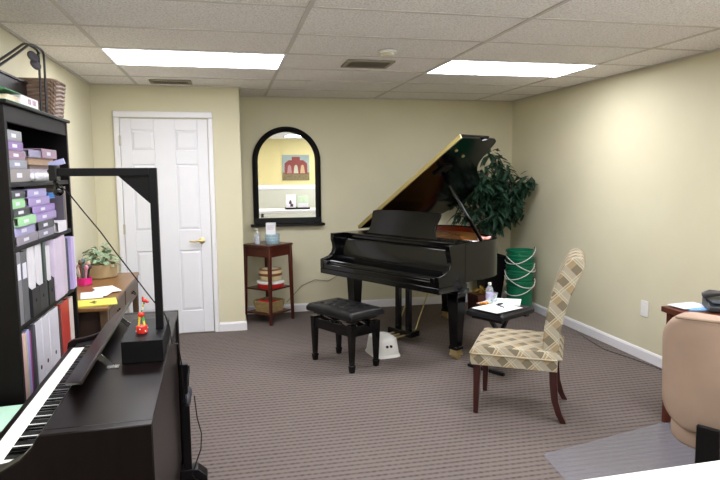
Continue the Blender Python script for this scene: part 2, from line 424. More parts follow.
MB().b2(-ro, ro, -.045, 0, 1.01, 1.075).b2(-ro-.035, ro+.035, -.085, 0, .985, 1.01).build('sill_shelf', M['black_satin'], t, bevel=.004)
MB().prism([(u, v) for u, v in arch(ri+.01, 1.07, zc)], -.010, -.004, 'y').build('glass', M['mirror'], t)

# ------------------------------------------------------------------ grand piano
PU = (.8605, 5.742); PTH = -60.42
piano = thing('grand_piano', 'black polished baby grand piano with its lid propped open', 'grand piano', (PU[0], PU[1], 0), R(PTH))
def smooth_poly(pts, n=6):
    out = []; N = len(pts)
    for i in range(N-1):
        p0 = pts[max(i-1, 0)]; p1 = pts[i]; p2 = pts[i+1]; p3 = pts[min(i+2, N-1)]
        for k in range(n):
            t_ = k/n
            out.append(tuple(.5*((2*p1[c]) + (-p0[c]+p2[c])*t_ + (2*p0[c]-5*p1[c]+4*p2[c]-p3[c])*t_*t_ + (-p0[c]+3*p1[c]-3*p2[c]+p3[c])*t_**3) for c in (0, 1)))
    out.append(pts[-1]); return out
curve = smooth_poly([(1.5, .58), (1.485, .74), (1.42, .88), (1.29, .99), (1.13, 1.09), (1.00, 1.22), (.90, 1.38), (.78, 1.53), (.60, 1.63), (.40, 1.655), (.20, 1.59), (.06, 1.44), (.0, 1.25)], 5)
outer = [(0, .32), (1.5, .32)] + curve
def inset(P, dd):
    n = len(P); o = []
    for i in range(n):
        a, b, c = Vector(P[i-1]), Vector(P[i]), Vector(P[(i+1) % n])
        e1 = (b-a).normalized(); e2 = (c-b).normalized()
        n1 = Vector((-e1.y, e1.x)); n2 = Vector((-e2.y, e2.x)); m_ = (n1+n2)
        if m_.length < 1e-6: m_ = n1
        m_.normalize(); k_ = max(.4, m_.dot(n1)); o.append(tuple(b + m_*dd/k_))
    return o
def wall_ring(mb, O, I, z0, z1):
    n = len(O)
    v = [[mb.bm.verts.new((p[0], p[1], z)) for p in P] for P, z in ((O, z0), (O, z1), (I, z1), (I, z0))]
    for a in range(4):
        for i in range(n): mb.bm.faces.new((v[a][i], v[a][(i+1) % n], v[(a+1) % 4][(i+1) % n], v[(a+1) % 4][i]))
inner = inset(outer, .045)
q = MB(); wall_ring(q, outer, inner, .66, .985); q.build('rim', M['black_gloss'], piano, bevel=.004)
inner2 = inset(outer, .052)
q = MB(); wall_ring(q, inset(outer, .0455), inner2, .80, .975); q.build('inner_rim', M['mahogany'], piano)
MB().prism(inset(outer, .02), .665, .70).build('soundboard', M['mahogany'], piano)
# iron plate with holes reads as gold panel with struts
pl = MB().prism(inset(outer, .056), .905, .925)
pl.build('iron_plate', M['plate'], piano)
q = MB()
for i in range(7):
    u = .25+.16*i; L_ = 1.5 - .10*i if i < 4 else 1.18-.12*(i-4)
    q.b2(u-.012, u+.012, .42, max(.75, L_-.1), .925, .945)
q.build('plate_strut', M['plate'], piano, bevel=.004)
q = MB()
for i in range(60):
    u = .1+.022*i; L_ = 1.52-.012*i if u < .85 else 1.5-(u-.4)*1.0
    q.b2(u-.001, u+.001, .45, max(.7, L_), .948, .950)
so = q.build('strings', M['steel'], piano); so['kind'] = 'stuff'
# keybed / key slip / cheeks / arms
MB().b2(0, 1.5, .0, .36, .605, .655).build('keybed', M['black_gloss'], piano, bevel=.005)
MB().b2(.09, 1.41, .0, .028, .655, .70).build('key_slip', M['black_gloss'], piano, bevel=.004)
MB().b2(.09, 1.41, .025, .20, .70, .715).build('key_shelf', M['black_gloss'], piano, bevel=.003)
for nm, a, b in (('left', 0, .05), ('right', 1.45, 1.5)):
    prof = [(0, .655), (0, .745), (.04, .752), (.10, .77), (.135, .80), (.15, .84), (.145, .88), (.13, .92), (.13, .985), (.34, .985), (.34, .655)]
    MB().prism(prof, a, b, 'x').build('arm', M['black_gloss'], piano, bevel=.005)
for a, b in ((.05, .10), (1.40, 1.45)):
    MB().b2(a, b, .0, .20, .655, .735).build('key_block', M['black_gloss'], piano, bevel=.006)
# closed fallboard: lid over the keys rising to the board behind
MB().prism([(.03, .716), (.045, .735), (.17, .757), (.20, .79), (.215, .93), (.235, .945), (.25, .945), (.25, .716)], .052, 1.448, 'x').build('fallboard', M['black_gloss'], piano, bevel=.005)
MB().b2(.05, 1.45, .255, .36, .66, .972).build('pin_block_cover', M['black_gloss'], piano, bevel=.004)
# music shelf and desk
MB().b2(.06, 1.44, .24, .50, .975, .99).build('music_shelf', M['black_gloss'], piano, bevel=.003)
mdp = [(.31, .992), (1.19, .992), (1.165, 1.02), (1.15, 1.06), (1.155, 1.12), (1.175, 1.17), (1.18, 1.205), (1.12, 1.215), (.75, 1.22), (.40, 1.215), (.335, 1.205), (.33, 1.17), (.345, 1.12), (.34, 1.06), (.325, 1.02)]
q = MB().prism(mdp, -.010, .010, 'y')
for v in q.bm.verts: v.co.y += .34 + (v.co.z-.99)*.28
q.build('music_desk', M['black_gloss'], piano, bevel=.003)
# lid: hinge along u=0, opens to AL
AL = R(33.2); hz = 1.0
def lid_xf(mb, lift=0):
    for v in mb.bm.verts:
        u, w_, t_ = v.co.x, v.co.y, v.co.z
        v.co = Vector((.0 + u*math.cos(AL) - (t_+lift)*math.sin(AL), w_, hz + u*math.sin(AL) + (t_+lift)*math.cos(AL)))
lidp = [(0, .52), (1.555, .52)] + [(u+.02 if u > .7 else u, v+.012) for u, v in smooth_poly([(1.5, .80), (1.53, .93), (1.50, 1.03), (1.32, 1.09), (1.16, 1.16), (1.03, 1.28), (.93, 1.42), (.80, 1.57), (.60, 1.66), (.40, 1.68), (.20, 1.61), (.06, 1.46), (0., 1.25)], 5)]
lidp[2] = (1.555, .78)
q = MB().prism(lidp, 0, .020); lid_xf(q); q.build('lid', M['black_gloss'], piano, bevel=.003)
q = MB().b2(.0, 1.555, .525, .92, .022, .040); lid_xf(q); q.build('front_lid_flap', M['black_gloss'], piano, bevel=.003)
q = MB().b2(.0, 1.555, .504, .519, -.002, .024).b2(0, 1.555, .504, .524, .0245, .034); lid_xf(q); q.build('lid_hinge', M['brass_dull'], piano)
for a, b in ((1.38, .62), (1.30, .80)):
    q = MB().cyl((a, b, -.012), (a, b, -.001), .015); lid_xf(q); q.build('lid_hook', M['brass'], piano, smooth=True)
pt = Vector((1.08*math.cos(AL), .74, hz+1.08*math.sin(AL)-.03)); pb = Vector((1.455, .60, .985))
MB().bar(pb, pt, .030, .018, up=(0, 1, 0)).build('lid_prop', M['black_gloss'], piano, bevel=.003)
q = MB().b2(1.0, 1.15, .68, .80, -.020, -.001); lid_xf(q); q.build('prop_cup', M['black_satin'], piano, bevel=.003)
# legs
def gleg(u, v):
    q = MB().b2(u-.075, u+.075, v-.075, v+.075, .565, .608).build('leg_block', M['black_gloss'], piano, bevel=.006)
    q = MB().bar((u, v, .565), (u, v, .10), .115, .115, .075, .075).b2(u-.045, u+.045, v-.045, v+.045, .085, .115)
    o = q.build('leg', M['black_gloss'], piano, bevel=.006)
    c = MB().b2(u-.035, u+.035, v-.035, v+.035, .05, .085).b2(u-.04, u+.04, v-.04, v+.04, .035, .05).cyl((u-.03, v, .03), (u+.03, v, .03), .03, n=20)
    c.build('caster', M['brass'], o, smooth=True)
gleg(.15, .31); gleg(1.41, .33)
gleg(.45, 1.36)
# beams under the case
MB().b2(.10, 1.40, .34, .40, .60, .665).b2(.40, .50, .40, 1.5, .608, .665).build('beam', M['black_satin'], piano, bevel=.004)
# pedal lyre
MB().b2(.60, .90, .34, .44, .58, .606).build('lyre_block', M['black_gloss'], piano, bevel=.005)
for u in (.685, .815): MB().bar((u, .38, .58), (u, .38, .13), .045, .045).build('lyre_post', M['black_gloss'], piano, bevel=.004)
MB().b2(.60, .90, .32, .44, .075, .13).build('pedal_box', M['black_gloss'], piano, bevel=.006)
for u in (.68, .75, .82):
    q = MB(); q.bm.free(); q.bm = bmesh.new(); q.box((u, .27, .088), (.022, .12, .008)); q.sph((u, .215, .088), .016, (1, 1.6, .5))
    q.build('pedal', M['brass'], piano, smooth=True)
for u in (.64, .86): MB().cyl((u, .42, .12), (u, .70, .66), .006, n=8).build('brace_rod', M['brass_dull'], piano, smooth=True)

def PW(u, v, z=0):
    c, s = math.cos(R(PTH)), math.sin(R(PTH)); return (PU[0]+u*c-v*s, PU[1]+u*s+v*c, z)
# sheet music lying on the piano
def sheet(name, pts, label, cat, m, th=.003, group=None, rotz=0, loc=(0, 0, 0)):
    o = MB().prism(pts, 0, th).build(name, m, loc=loc, rotz=rotz); return tag(o, label, cat, group)
sheet('sheet_music', [(-.11, -.15), (.11, -.15), (.11, .15), (-.11, .15)], 'white sheet music lying inside the open grand piano', 'sheet music', M['paper'], .004, loc=PW(1.27, .62, .951), rotz=R(PTH+10))
M['pink_pl'] = mat('pale_pink_plastic', 'd9a39b', .3)
q = MB()
for k_ in range(5): q.sph((.035*k_-.07, .01*math.sin(k_*2), .018+.004*(k_ % 2)), .03, (1, .9, .55))
tag(q.build('plastic_bag', M['pink_pl'], smooth=True, loc=PW(1.30, .88, .951), rotz=.4), 'crumpled pale pink plastic bag inside the open grand piano', 'bag')

# ------------------------------------------------------------------ piano bench
bench = thing('piano_bench', 'black tufted leather piano bench in front of the grand piano', 'piano bench', PW(.85, -.42), R(PTH))
def cushion(w, dd, z0, z1, nx, ny, tufts, dep=.018, puff=.012, r=.03):
    bm = bmesh.new(); g = {}
    def zt(u, v):
        e = min(1, (1-abs(u))*w/2/r) ; f = min(1, (1-abs(v))*dd/2/r)
        edge = (1-(1-e)**2)**.5 * (1-(1-f)**2)**.5
        z = z1 + puff*(1-u*u)*(1-v*v) - (1-edge)*r
        for (tu, tv) in tufts:
            d2 = ((u-tu)*w/2)**2 + ((v-tv)*dd/2)**2
            z -= dep*math.exp(-d2/(.018**2))
        return z
    for i in range(nx+1):
        for j_ in range(ny+1):
            u = -1+2*i/nx; v = -1+2*j_/ny
            g[i, j_] = bm.verts.new((u*w/2, v*dd/2, zt(u, v)))
    for i in range(nx):
        for j_ in range(ny): bm.faces.new((g[i, j_], g[i+1, j_], g[i+1, j_+1], g[i, j_+1]))
    per = [g[i, 0] for i in range(nx+1)] + [g[nx, j_] for j_ in range(1, ny+1)] + [g[i, ny] for i in range(nx-1, -1, -1)] + [g[0, j_] for j_ in range(ny-1, 0, -1)]
    low = [bm.verts.new((v.co.x, v.co.y, z0+.01)) for v in per]; lo2 = [bm.verts.new((v.co.x*.96, v.co.y*.96, z0)) for v in per]
    n = len(per)
    for i in range(n):
        bm.faces.new((per[i], per[(i+1) % n], low[(i+1) % n], low[i])); bm.faces.new((low[i], low[(i+1) % n], lo2[(i+1) % n], lo2[i]))
    bm.faces.new(lo2); q = MB(); q.bm.free(); q.bm = bm; return q
tf = [(a, b) for a in (-.6, -.2, .2, .6) for b in (-.5, .5)] + [(a, 0) for a in (-.4, 0, .4)]
cushion(.575, .355, .425, .49, 60, 40, tf).build('seat_cushion', M['leather'], bench, smooth=True)
for a, b in tf: MB().sph((a*.2875, b*.1775, .49-.008+.012*(1-a*a)*(1-b*b)), .008, (1, 1, .5), 8).build('tuft_button', M['leather'], bench, smooth=True)
MB().b2(-.24, .24, -.135, .135, .405, .43).build('seat_board', M['black_satin'], bench)
q = MB()
for s_ in (-1, 1):
    q.bar((-.20, s_*.10, .41), (.20, s_*.10, .33), .012, .02, up=(0, 1, 0)).bar((.20, s_*.10, .41), (-.20, s_*.10, .33), .012, .02, up=(0, 1, 0))
q.build('lift_mechanism', M['steel'], bench)
MB().b2(-.24, .24, -.15, -.13, .29, .37).b2(-.24, .24, .13, .15, .29, .37).b2(-.26, -.24, -.14, .14, .29, .37).b2(.24, .26, -.14, .14, .29, .37).build('apron', M['black_gloss'], bench, bevel=.003)
for a in (-1, 1):
    for b in (-1, 1):
        u, v = a*.235, b*.13
        MB().bar((u, v, .385), (u, v, .055), .055, .055, .034, .034).bar((u, v, .058), (u, v, .0), .046, .046, .034, .034).build('leg', M['black_gloss'], bench, bevel=.004)
for a in (-1, 1): MB().cyl((a*.26, 0, .385), (a*.305, 0, .385), .009, n=10).cyl((a*.295, 0, .385), (a*.32, 0, .385), .022, n=16).build('adjusting_knob', M['black_gloss'], bench, smooth=True)

# white step stool
t = thing('step_stool', 'small white plastic step stool on the carpet behind the piano bench', 'step stool', (1.285, 4.99, 0), R(8))
q = MB(); n = 32; prf = []
def rr(w, dd, k, p=4):
    return [(w/2*math.copysign(abs(math.cos(a))**(2/p), math.cos(a)), dd/2*math.copysign(abs(math.sin(a))**(2/p), math.sin(a))) for a in [2*PI*i/k for i in range(k)]]
levels = [(.25, .34, 0), (.235, .325, .018), (.228, .315, .022), (.20, .28, .135), (.19, .265, .15), (.17, .24, .156)]
rows = [[q.bm.verts.new((x_, y_, z_)) for x_, y_ in rr(w_, d_, 36)] for w_, d_, z_ in levels]
for a in range(len(rows)-1):
    for i in range(36): q.bm.faces.new((rows[a][i], rows[a][(i+1) % 36], rows[a+1][(i+1) % 36], rows[a+1][i]))
q.bm.faces.new(rows[-1])
q.build('body', M['white_plastic'], t, smooth=True)
hz_ = mat('stool_hole', '1a1a1c', .8)
for s_ in (-.018, .018): MB().cyl((s_, -.155, .095), (s_, -.13, .095), .011, n=14).build('grip_hole', hz_, t, smooth=True)

# ------------------------------------------------------------------ upholstered chair
chair = thing('dining_chair', 'upholstered chair in beige diamond plaid with dark red-brown legs', 'chair', (1.875, 3.62, 0), R(148))
def side_loft(prof, w, name, m, par, bev=.02):
    q = MB().prism(prof, -w/2, w/2, 'y'); return q.build(name, m, par, bevel=bev, seg=4)
side_loft([(-.25, .335), (.275, .335), (.285, .36), (.285, .415), (.278, .41), (-.25, .41)], .52, 'seat_apron', M['fabric'], chair, .01)
cushion(.56, .53, .405, .458, 30, 30, [], puff=.014, r=.035).build('seat_cushion', M['fabric'], chair, smooth=True)
pp = [(.272, -.252, .425), (.272, .252, .425)]
pip = mat('piping', 'b3a68c', .8)
MB().tube([(-.25, -.264, .41), (.272, -.264, .41), (.286, -.25, .41), (.286, .25, .41), (.272, .264, .41), (-.25, .264, .41)], .006).build('piping', pip, chair, smooth=True)
bp_ = [(-.155, .42), (-.165, .60), (-.195, .78), (-.245, .93), (-.275, 1.0), (-.30, 1.035), (-.335, 1.05), (-.37, 1.04), (-.392, 1.01), (-.388, .985), (-.345, .88), (-.295, .74), (-.262, .58), (-.25, .355), (-.16, .355)]
def spl(P, n=3): return smooth_poly(P, n)
side_loft(spl(bp_[:-2], 3)+[bp_[-2]], .47, 'backrest', M['fabric'], chair, .012)
for s_ in (-1, 1):
    MB().bar((.245, s_*.215, .36), (.25, s_*.215, 0), .048, .048, .03, .03).build('leg', M['chair_leg'], chair, bevel=.004)
    q = MB(); pts = [(-.225, .36), (-.228, .25), (-.24, .14), (-.268, .05), (-.295, 0)]; ws = [.05, .046, .042, .038, .036]
    vs = [[q.bm.verts.new((x_+dx*w_/2, s_*.215+dy*.018, z_)) for dx, dy in ((-1, -1), (1, -1), (1, 1), (-1, 1))] for (x_, z_), w_ in zip(pts, ws)]
    for a in range(4):
        for i in range(4): q.bm.faces.new((vs[a][i], vs[a][(i+1) % 4], vs[a+1][(i+1) % 4], vs[a+1][i]))
    q.bm.faces.new(vs[0]); q.bm.faces.new(vs[-1]); q.build('leg', M['chair_leg'], chair, bevel=.004)

# ------------------------------------------------------------------ black folding bench with papers
st = thing('keyboard_bench', 'black padded folding bench holding papers, behind the plaid chair', 'bench', (2.12, 4.42, 0), R(30))
cushion(.44, .34, .43, .485, 24, 20, [], puff=.006, r=.02).build('seat_cushion', M['vinyl'], st, smooth=True)
MB().b2(-.17, .17, -.02, .02, .405, .43).b2(-.19, -.15, -.14, .14, .405, .43).b2(.15, .19, -.14, .14, .405, .43).build('seat_frame', M['black_metal'], st)
for a in (-1, 1):
    MB().bar((a*.16, a*.018, .41), (-a*.19, a*.018, .022), .028, .028, up=(0, 1, 0)).b2(-a*.19-.014, -a*.19+.014, -.17, .17, 0, .026).build('leg', M['black_metal'], st, bevel=.003)
def SW(x_, y_, z_): 
    c, s_ = math.cos(R(30)), math.sin(R(30)); return (2.12+x_*c-y_*s_, 4.42+x_*s_+y_*c, z_)
ZS = .497
def rect(w_, h_): return [(-w_/2, -h_/2), (w_/2, -h_/2), (w_/2, h_/2), (-w_/2, h_/2)]
sheet('paper_sheet', rect(.31, .25), 'large white sheet on the near side of the black folding bench', 'paper', M['paper'], loc=SW(-.09, -.03, ZS), rotz=R(25))
q = MB(); P_ = [(-.11, -.14), (.11, -.14), (.11, .14), (-.11, .14)]
M['mint_paper'] = mat('mint_print_paper', 'dbe9df', .7, var=.06, scale=25)
q.prism(P_, 0, .004)
for v in q.bm.verts: v.co.z += .045*max(0, v.co.x+.03)**1.0
tag(q.build('booklet', M['mint_paper'], loc=SW(.12, .06, ZS+.001), rotz=R(60)), 'pale green printed booklet beside the water bottle', 'booklet')
sheet('pink_paper', rect(.15, .2), 'pink paper under the water bottle on the folding bench', 'paper', mat('pink_paper', 'e6c3c0', .7), loc=SW(.02, .10, ZS-.004), th=.003, rotz=R(30))
# bottle
t = thing('water_bottle', 'clear plastic water bottle with white cap on the folding bench', 'bottle', SW(-.0, .11, ZS))
MB().lathe([(.028, 0), (.031, .006), (.031, .05), (.029, .06), (.031, .07), (.031, .11), (.026, .13), (.014, .15), (.0125, .158)], n=20).build('body', M['clear'], t, smooth=True)
MB().lathe([(.0316, .045), (.0318, .09)], n=20).build('label_wrap', mat('bottle_label', 'b9b6d6', .5, var=.15, scale=40), t, smooth=True)
MB().lathe([(.0145, .155), (.0145, .173), (.011, .175)], n=16).build('cap', M['white_plastic'], t, smooth=True)
t = tag(MB().lathe([(.024, 0), (.030, .075), (.0285, .075), (.0228, .004)], n=20).build('plastic_cup', M['clear'], smooth=True, loc=SW(.075, .12, ZS+.004)), 'clear plastic cup beside the water bottle', 'cup')
q = MB()
for k_ in range(4): q.sph((.02*k_-.03, .008*(k_ % 2), .012), .014, (1, 1, .8), 8)
tag(q.build('snack_wrapper', mat('orange_wrapper', 'd98a2b', .4, var=.3, scale=60), smooth=True, loc=SW(-.07, .11, ZS)), 'small orange snack wrapper left of the water bottle', 'wrapper')
t = thing('pen', 'dark pen lying on the white sheet of the folding bench', 'pen', SW(-.04, -.02, ZS+.008), R(100))
MB().cyl((-.055, 0, 0), (.05, 0, 0), .004, n=8).build('barrel', mat('navy_plastic', '20243e', .4), t, smooth=True)
MB().cyl((.05, 0, 0), (.065, 0, 0), .003, .0008, n=8).build('tip', M['steel'], t, smooth=True)
t = thing('key_fob', 'small black clip lying on the pink paper', 'clip', SW(.02, .02, ZS+.004), R(20))
MB().b2(-.022, .022, -.01, .01, 0, .01).build('body', M['black_satin'], t, bevel=.002); MB().tube([(.022+.010*math.cos(a*.7), .010*math.sin(a*.7), .005) for a in range(9)], .0015, 6).build('ring', M['steel'], t, smooth=True)

# ------------------------------------------------------------------ buckets
def bucket_proto(label, loc, rot):
    t = thing('bucket', label, 'bucket', loc, rot, 'stack of green buckets in the corner')
    MB().lathe([(.125, 0), (.13, .006), (.141, .26), (.142, .30), (.150, .303), (.150, .312), (.1425, .316), (.143, .345), (.155, .348), (.156, .366), (.151, .369), (.143, .367), (.139, .26), (.127, .012), (.0, .01)], n=36).build('body', M['bucket'], t, smooth=True)
    return t
NB = 5; bz = .086
bl = ['topmost green bucket of the nested corner stack', 'second green bucket from the top of the corner stack', 'middle green bucket of the nested corner stack', 'second green bucket from the bottom of the corner stack', 'lowest green bucket of the nested corner stack']
bcx, bcy = 3.135, 6.08
hang = [(0, .13, 1), (1, -.10, -1), (2, .12, 1), (3, -.12, -1), (4, 0.02, 1)]
for i in range(NB):
    t = bucket_proto(bl[i], (bcx+.004*math.sin(i*2.1), bcy, bz*(NB-1-i)), R(-108+13*math.sin(i*1.7)))
    # bail hanging against the side facing the room
    s_ = 1 if i % 2 == 0 else -1
    pts = []
    for k_ in range(13):
        a = -PI*.5 + PI*k_/12        # across the front
        r_ = .162
        drop = .07*math.cos(a)
        skew = s_*.07*math.sin(a)
        pts.append((r_*math.cos(a)*1.0, r_*math.sin(a), .32-drop+skew))
    MB().tube(pts, .0046, 8).build('handle', M['white_plastic'], t, smooth=True)
    for e_ in (-1, 1): MB().sph((0, e_*.154, .32+e_*s_*.07), .013, (1, .5, 1), 10).build('handle_lug', M['bucket'], t, smooth=True)

# ------------------------------------------------------------------ potted tree
t = thing('potted_tree', 'leafy green tree in a dark flared planter, in the corner behind the piano', 'plant', (2.92, 6.38, 0))
q = MB()
for s0, s1, z0_, z1_ in ((.085, .145, 0, .62),):
    O = [(-1, -1), (1, -1), (1, 1), (-1, 1)]
    A = [[q.bm.verts.new((a*k1, b*k1, z_)) for a, b in O] for k1, z_ in ((s0, 0), (s1, .62), (s1-.015, .62), (s1-.02, .56))]
    for r_ in range(3):
        for i in range(4): q.bm.faces.new((A[r_][i], A[r_][(i+1) % 4], A[r_+1][(i+1) % 4], A[r_+1][i]))
    q.bm.faces.new(A[0][::-1]); q.bm.faces.new(A[3])
q.build('planter', M['black_wood'], t, bevel=.003)
def branch(mb, p, d_, L_, r_, n=5):
    pts = []; p = Vector(p); d_ = Vector(d_).normalized()
    for i in range(n+1):
        p.x = min(p.x, XR-2.92-.08); p.y = min(p.y, D-6.38-.08)
        pts.append((p.copy(), r_*(1-.7*i/n))); p += d_*L_/n; d_ = (d_ + Vector((random.uniform(-.2, .2), random.uniform(-.2, .2), random.uniform(-.1, .15)))).normalized()
    mb.rings(pts, 7); return [a for a, b in pts]
tk = MB()
tips = []
main = branch(tk, (-.02, 0, .56), (-.02, 0, 1), 1.02, .024, 8)
main2 = branch(tk, (.012, .02, .56), (.06, 0, 1), .95, .016, 8)
random.seed(3)
for i in range(50):
    b0 = main[random.randint(4, 8)] if i % 2 else main2[random.randint(4, 8)]
    a = random.uniform(0, 2*PI); el = random.uniform(-.5, 1.0)
    dr = Vector((math.cos(a)*math.cos(el), math.sin(a)*math.cos(el)*.6, math.sin(el)))
    tips += branch(tk, b0, dr, random.uniform(.2, .42), .005, 4)[1:]
top = branch(tk, main[-1], (-.05, 0, 1), .34, .008, 5); tips += top[1:]
tk.build('trunk', M['trunk'], t, smooth=True)
lf = MB()
def leaf(mb, p, d_, L_, w_):
    d_ = d_.normalized(); sd = d_.cross(Vector((0, 0, 1)))
    if sd.length < .1: sd = Vector((1, 0, 0))
    sd.normalize(); sd = (sd + Vector((0, 0, random.uniform(-.5, .5)))).normalized(); nn = sd.cross(d_)
    P0 = p; P1 = p + d_*L_*.35; P2 = p + d_*L_*.75 - Vector((0, 0, .18*L_)); P3 = p + d_*L_ - Vector((0, 0, .35*L_))
    v = mb.bm.verts.new
    a = v(P0); b = v(P1+sd*w_/2+nn*.003); c = v(P2+sd*w_*.4); e = v(P3); f = v(P2-sd*w_*.4); g = v(P1-sd*w_/2+nn*.003); m0 = v(P1-nn*.004); m1 = v(P2-nn*.004)
    F = mb.bm.faces.new
    F((a, b, m0)); F((a, m0, g)); F((b, c, m1, m0)); F((m0, m1, f, g)); F((c, e, m1)); F((m1, e, f))
for p in tips:
    for k_ in range(9 if p not in top else 4):
        a = random.uniform(0, 2*PI)
        dr = Vector((math.cos(a), math.sin(a), random.uniform(-1.0, .35)))
        pp_ = p + Vector((random.uniform(-.04, .04), random.uniform(-.04, .04), random.uniform(-.05, .05)))
        if pp_.x + 2.92 > XR-.20: dr.x = -abs(dr.x)
        if pp_.x + 2.92 > XR-.06: pp_.x = XR-2.92-.07
        if pp_.y + 6.38 > D-.12: dr.y = -abs(dr.y); pp_.y = min(pp_.y, D-6.38-.05)
        if pp_.z > 2.0: pp_.z = 2.0
        leaf(lf, pp_, dr, random.uniform(.09, .14), random.uniform(.032, .048))
for v in lf.bm.verts: v.co.x = min(v.co.x, XR-2.92-.02); v.co.y = min(v.co.y, D-6.38-.02)
fo = lf.build('foliage', M['leaf'], t)
fo['kind'] = 'stuff'
# low box with gold leaves in front of it
t = thing('wooden_planter_box', 'dark red-brown box filled with golden dried leaves under the piano tail', 'planter', (2.66, 6.02, 0), R(12))
MB().prism([(-.10, 0), (.10, 0), (.12, .26), (-.12, .26)], -.10, .10, 'y').build('box_body', M['red_wood'], t, bevel=.004)
q = MB(); random.seed(5)
for k_ in range(70):
    p = Vector((random.uniform(-.09, .09), random.uniform(-.07, .07), .25+random.uniform(0, .05)))
    leaf(q, p, Vector((random.uniform(-1, 1), random.uniform(-1, 1), random.uniform(.2, 1))), .05, .022)
o = q.build('dried_leaves', mat('gold_leaves', 'a8873c', .5, var=.3, scale=30), t); o['kind'] = 'stuff'

# ------------------------------------------------------------------ side table
ST = (.405, 6.435)
t = thing('side_table', 'small red-brown wooden stand with two shelves under the arched mirror', 'side table', (ST[0], ST[1], 0), R(45))
MB().b2(-.19, .19, -.19, .19, .805, .83).build('table_top', M['red_wood'], t, bevel=.005)
MB().b2(-.165, .165, -.168, -.15, .705, .805).b2(-.165, .165, .15, .168, .705, .805).b2(-.168, -.15, -.15, .15, .705, .805).build('apron', M['red_wood'], t)
dr_ = MB().b2(.15, .170, -.145, .145, .715, .80).build('drawer', M['red_wood'], t, bevel=.003)
MB().sph((.182, 0, .758), .011).build('knob', M['brass_dull'], dr_, smooth=True)
for a in (-1, 1):
    for b in (-1, 1): MB().bar((a*.165, b*.165, .805), (a*.178, b*.178, 0), .036, .036, .026, .026).build('leg', M['red_wood'], t, bevel=.003)
for z in (.36, .10): MB().b2(-.165, .165, -.165, .165, z-.008, z+.008).build('shelf', M['red_wood'], t, bevel=.002)
def on(x_, y_, z_): return (ST[0]+x_, ST[1]+y_, z_)
# pump bottle
b = thing('pump_bottle', 'clear hand sanitizer pump bottle on the small red-brown stand', 'bottle', on(-.11, -.05, .83))
MB().lathe([(.027, 0), (.030, .005), (.030, .10), (.022, .118), (.012, .122)], n=20, sy=.75).build('body', M['clear'], b, smooth=True)
MB().lathe([(.0255, .004), (.028, .008), (.028, .085), (.02, .088)], n=20, sy=.72).build('gel', mat('gel', 'c4cbd4', .2), b, smooth=True)
MB().cyl((0, 0, .12), (0, 0, .135), .013, n=14).cyl((0, 0, .135), (0, 0, .158), .005, n=8).box((-.008, 0, .162), (.034, .013, .010)).build('pump', M['white_plastic'], b, smooth=True)
# round tin + tissue box
b = thing('patterned_bowl', 'pale blue patterned bowl on the small red-brown stand', 'bowl', on(.045, -.055, .83))
M['blue_pat'] = mat('blue_pattern', 'a9c3cc', .4, var=.25, scale=45)
MB().lathe([(.062, 0), (.070, .01), (.076, .05), (.078, .105), (.074, .105), (.07, .05), (.06, .012)], n=32).build('body', M['blue_pat'], b, smooth=True)
q = MB()
for z in (.03, .058, .085): q.lathe([(.0755+.03*(z-.05)*.6, z-.004), (.0775+.03*(z-.05)*.6, z), (.0755+.03*(z-.05)*.6, z+.004)], n=32)
q.build('band', mat('blue_band', '86aab8', .4), b, smooth=True)
b = thing('tissue_carton', 'white carton with faint print standing in the patterned bowl', 'carton', on(.035, -.055, .842), R(-14))
MB().b2(-.048, .048, -.03, .03, 0, .21).build('carton', M['paper'], b, bevel=.002)
q = MB()
for i in range(4): q.b2(-.035, .035-.01*(i % 2), -.0312, -.0302, .18-.012*i, .183-.012*i)
q.build('print', mat('faint_print', 'b3adc2', .6), b)
tag(MB().lathe([(.024, 0), (.026, .004), (.032, .09), (.03, .09), (.024, .006)], n=20).build('glass_tumbler', M['clear'], smooth=True, loc=on(.10, .07, .83)), 'clear glass behind the patterned bowl', 'glass')
b = thing('pottery_bowl', 'cream and brown striped lidded pottery bowl on the middle shelf of the stand', 'bowl', on(.02, -.03, .438))
MB().lathe([(.085, 0), (.105, .01), (.122, .045), (.125, .08), (.118, .115), (.11, .12)], n=32).build('body', mat('cream_pottery', 'cfbd92', .35, var=.1, scale=12), b, smooth=True)
MB().lathe([(.1235, .058), (.1262, .066), (.1262, .078), (.1240, .086)], n=32).lathe([(.117, .1135), (.122, .117), (.117, .125), (.11, .128)], n=32).build('stripe', mat('brown_glaze', '7b4a2a', .3), b, smooth=True)
MB().lathe([(.112, .119), (.09, .128), (.04, .132), (.0, .133)], n=32).build('lid', mat('cream_lid', 'd6cdb0', .4), b, smooth=True)
b = thing('cake_tin', 'round red tin with a white lid under the striped bowl', 'tin', on(.02, -.03, .370))
MB().lathe([(.138, 0), (.14, .003), (.14, .048), (.136, .05)], n=36).build('tin_body', mat('red_tin', 'b3201d', .3), b, smooth=True)
MB().lathe([(.144, .045), (.146, .048), (.146, .062), (.14, .066), (.0, .067)], n=36).build('lid', M['white_plastic'], b, smooth=True)
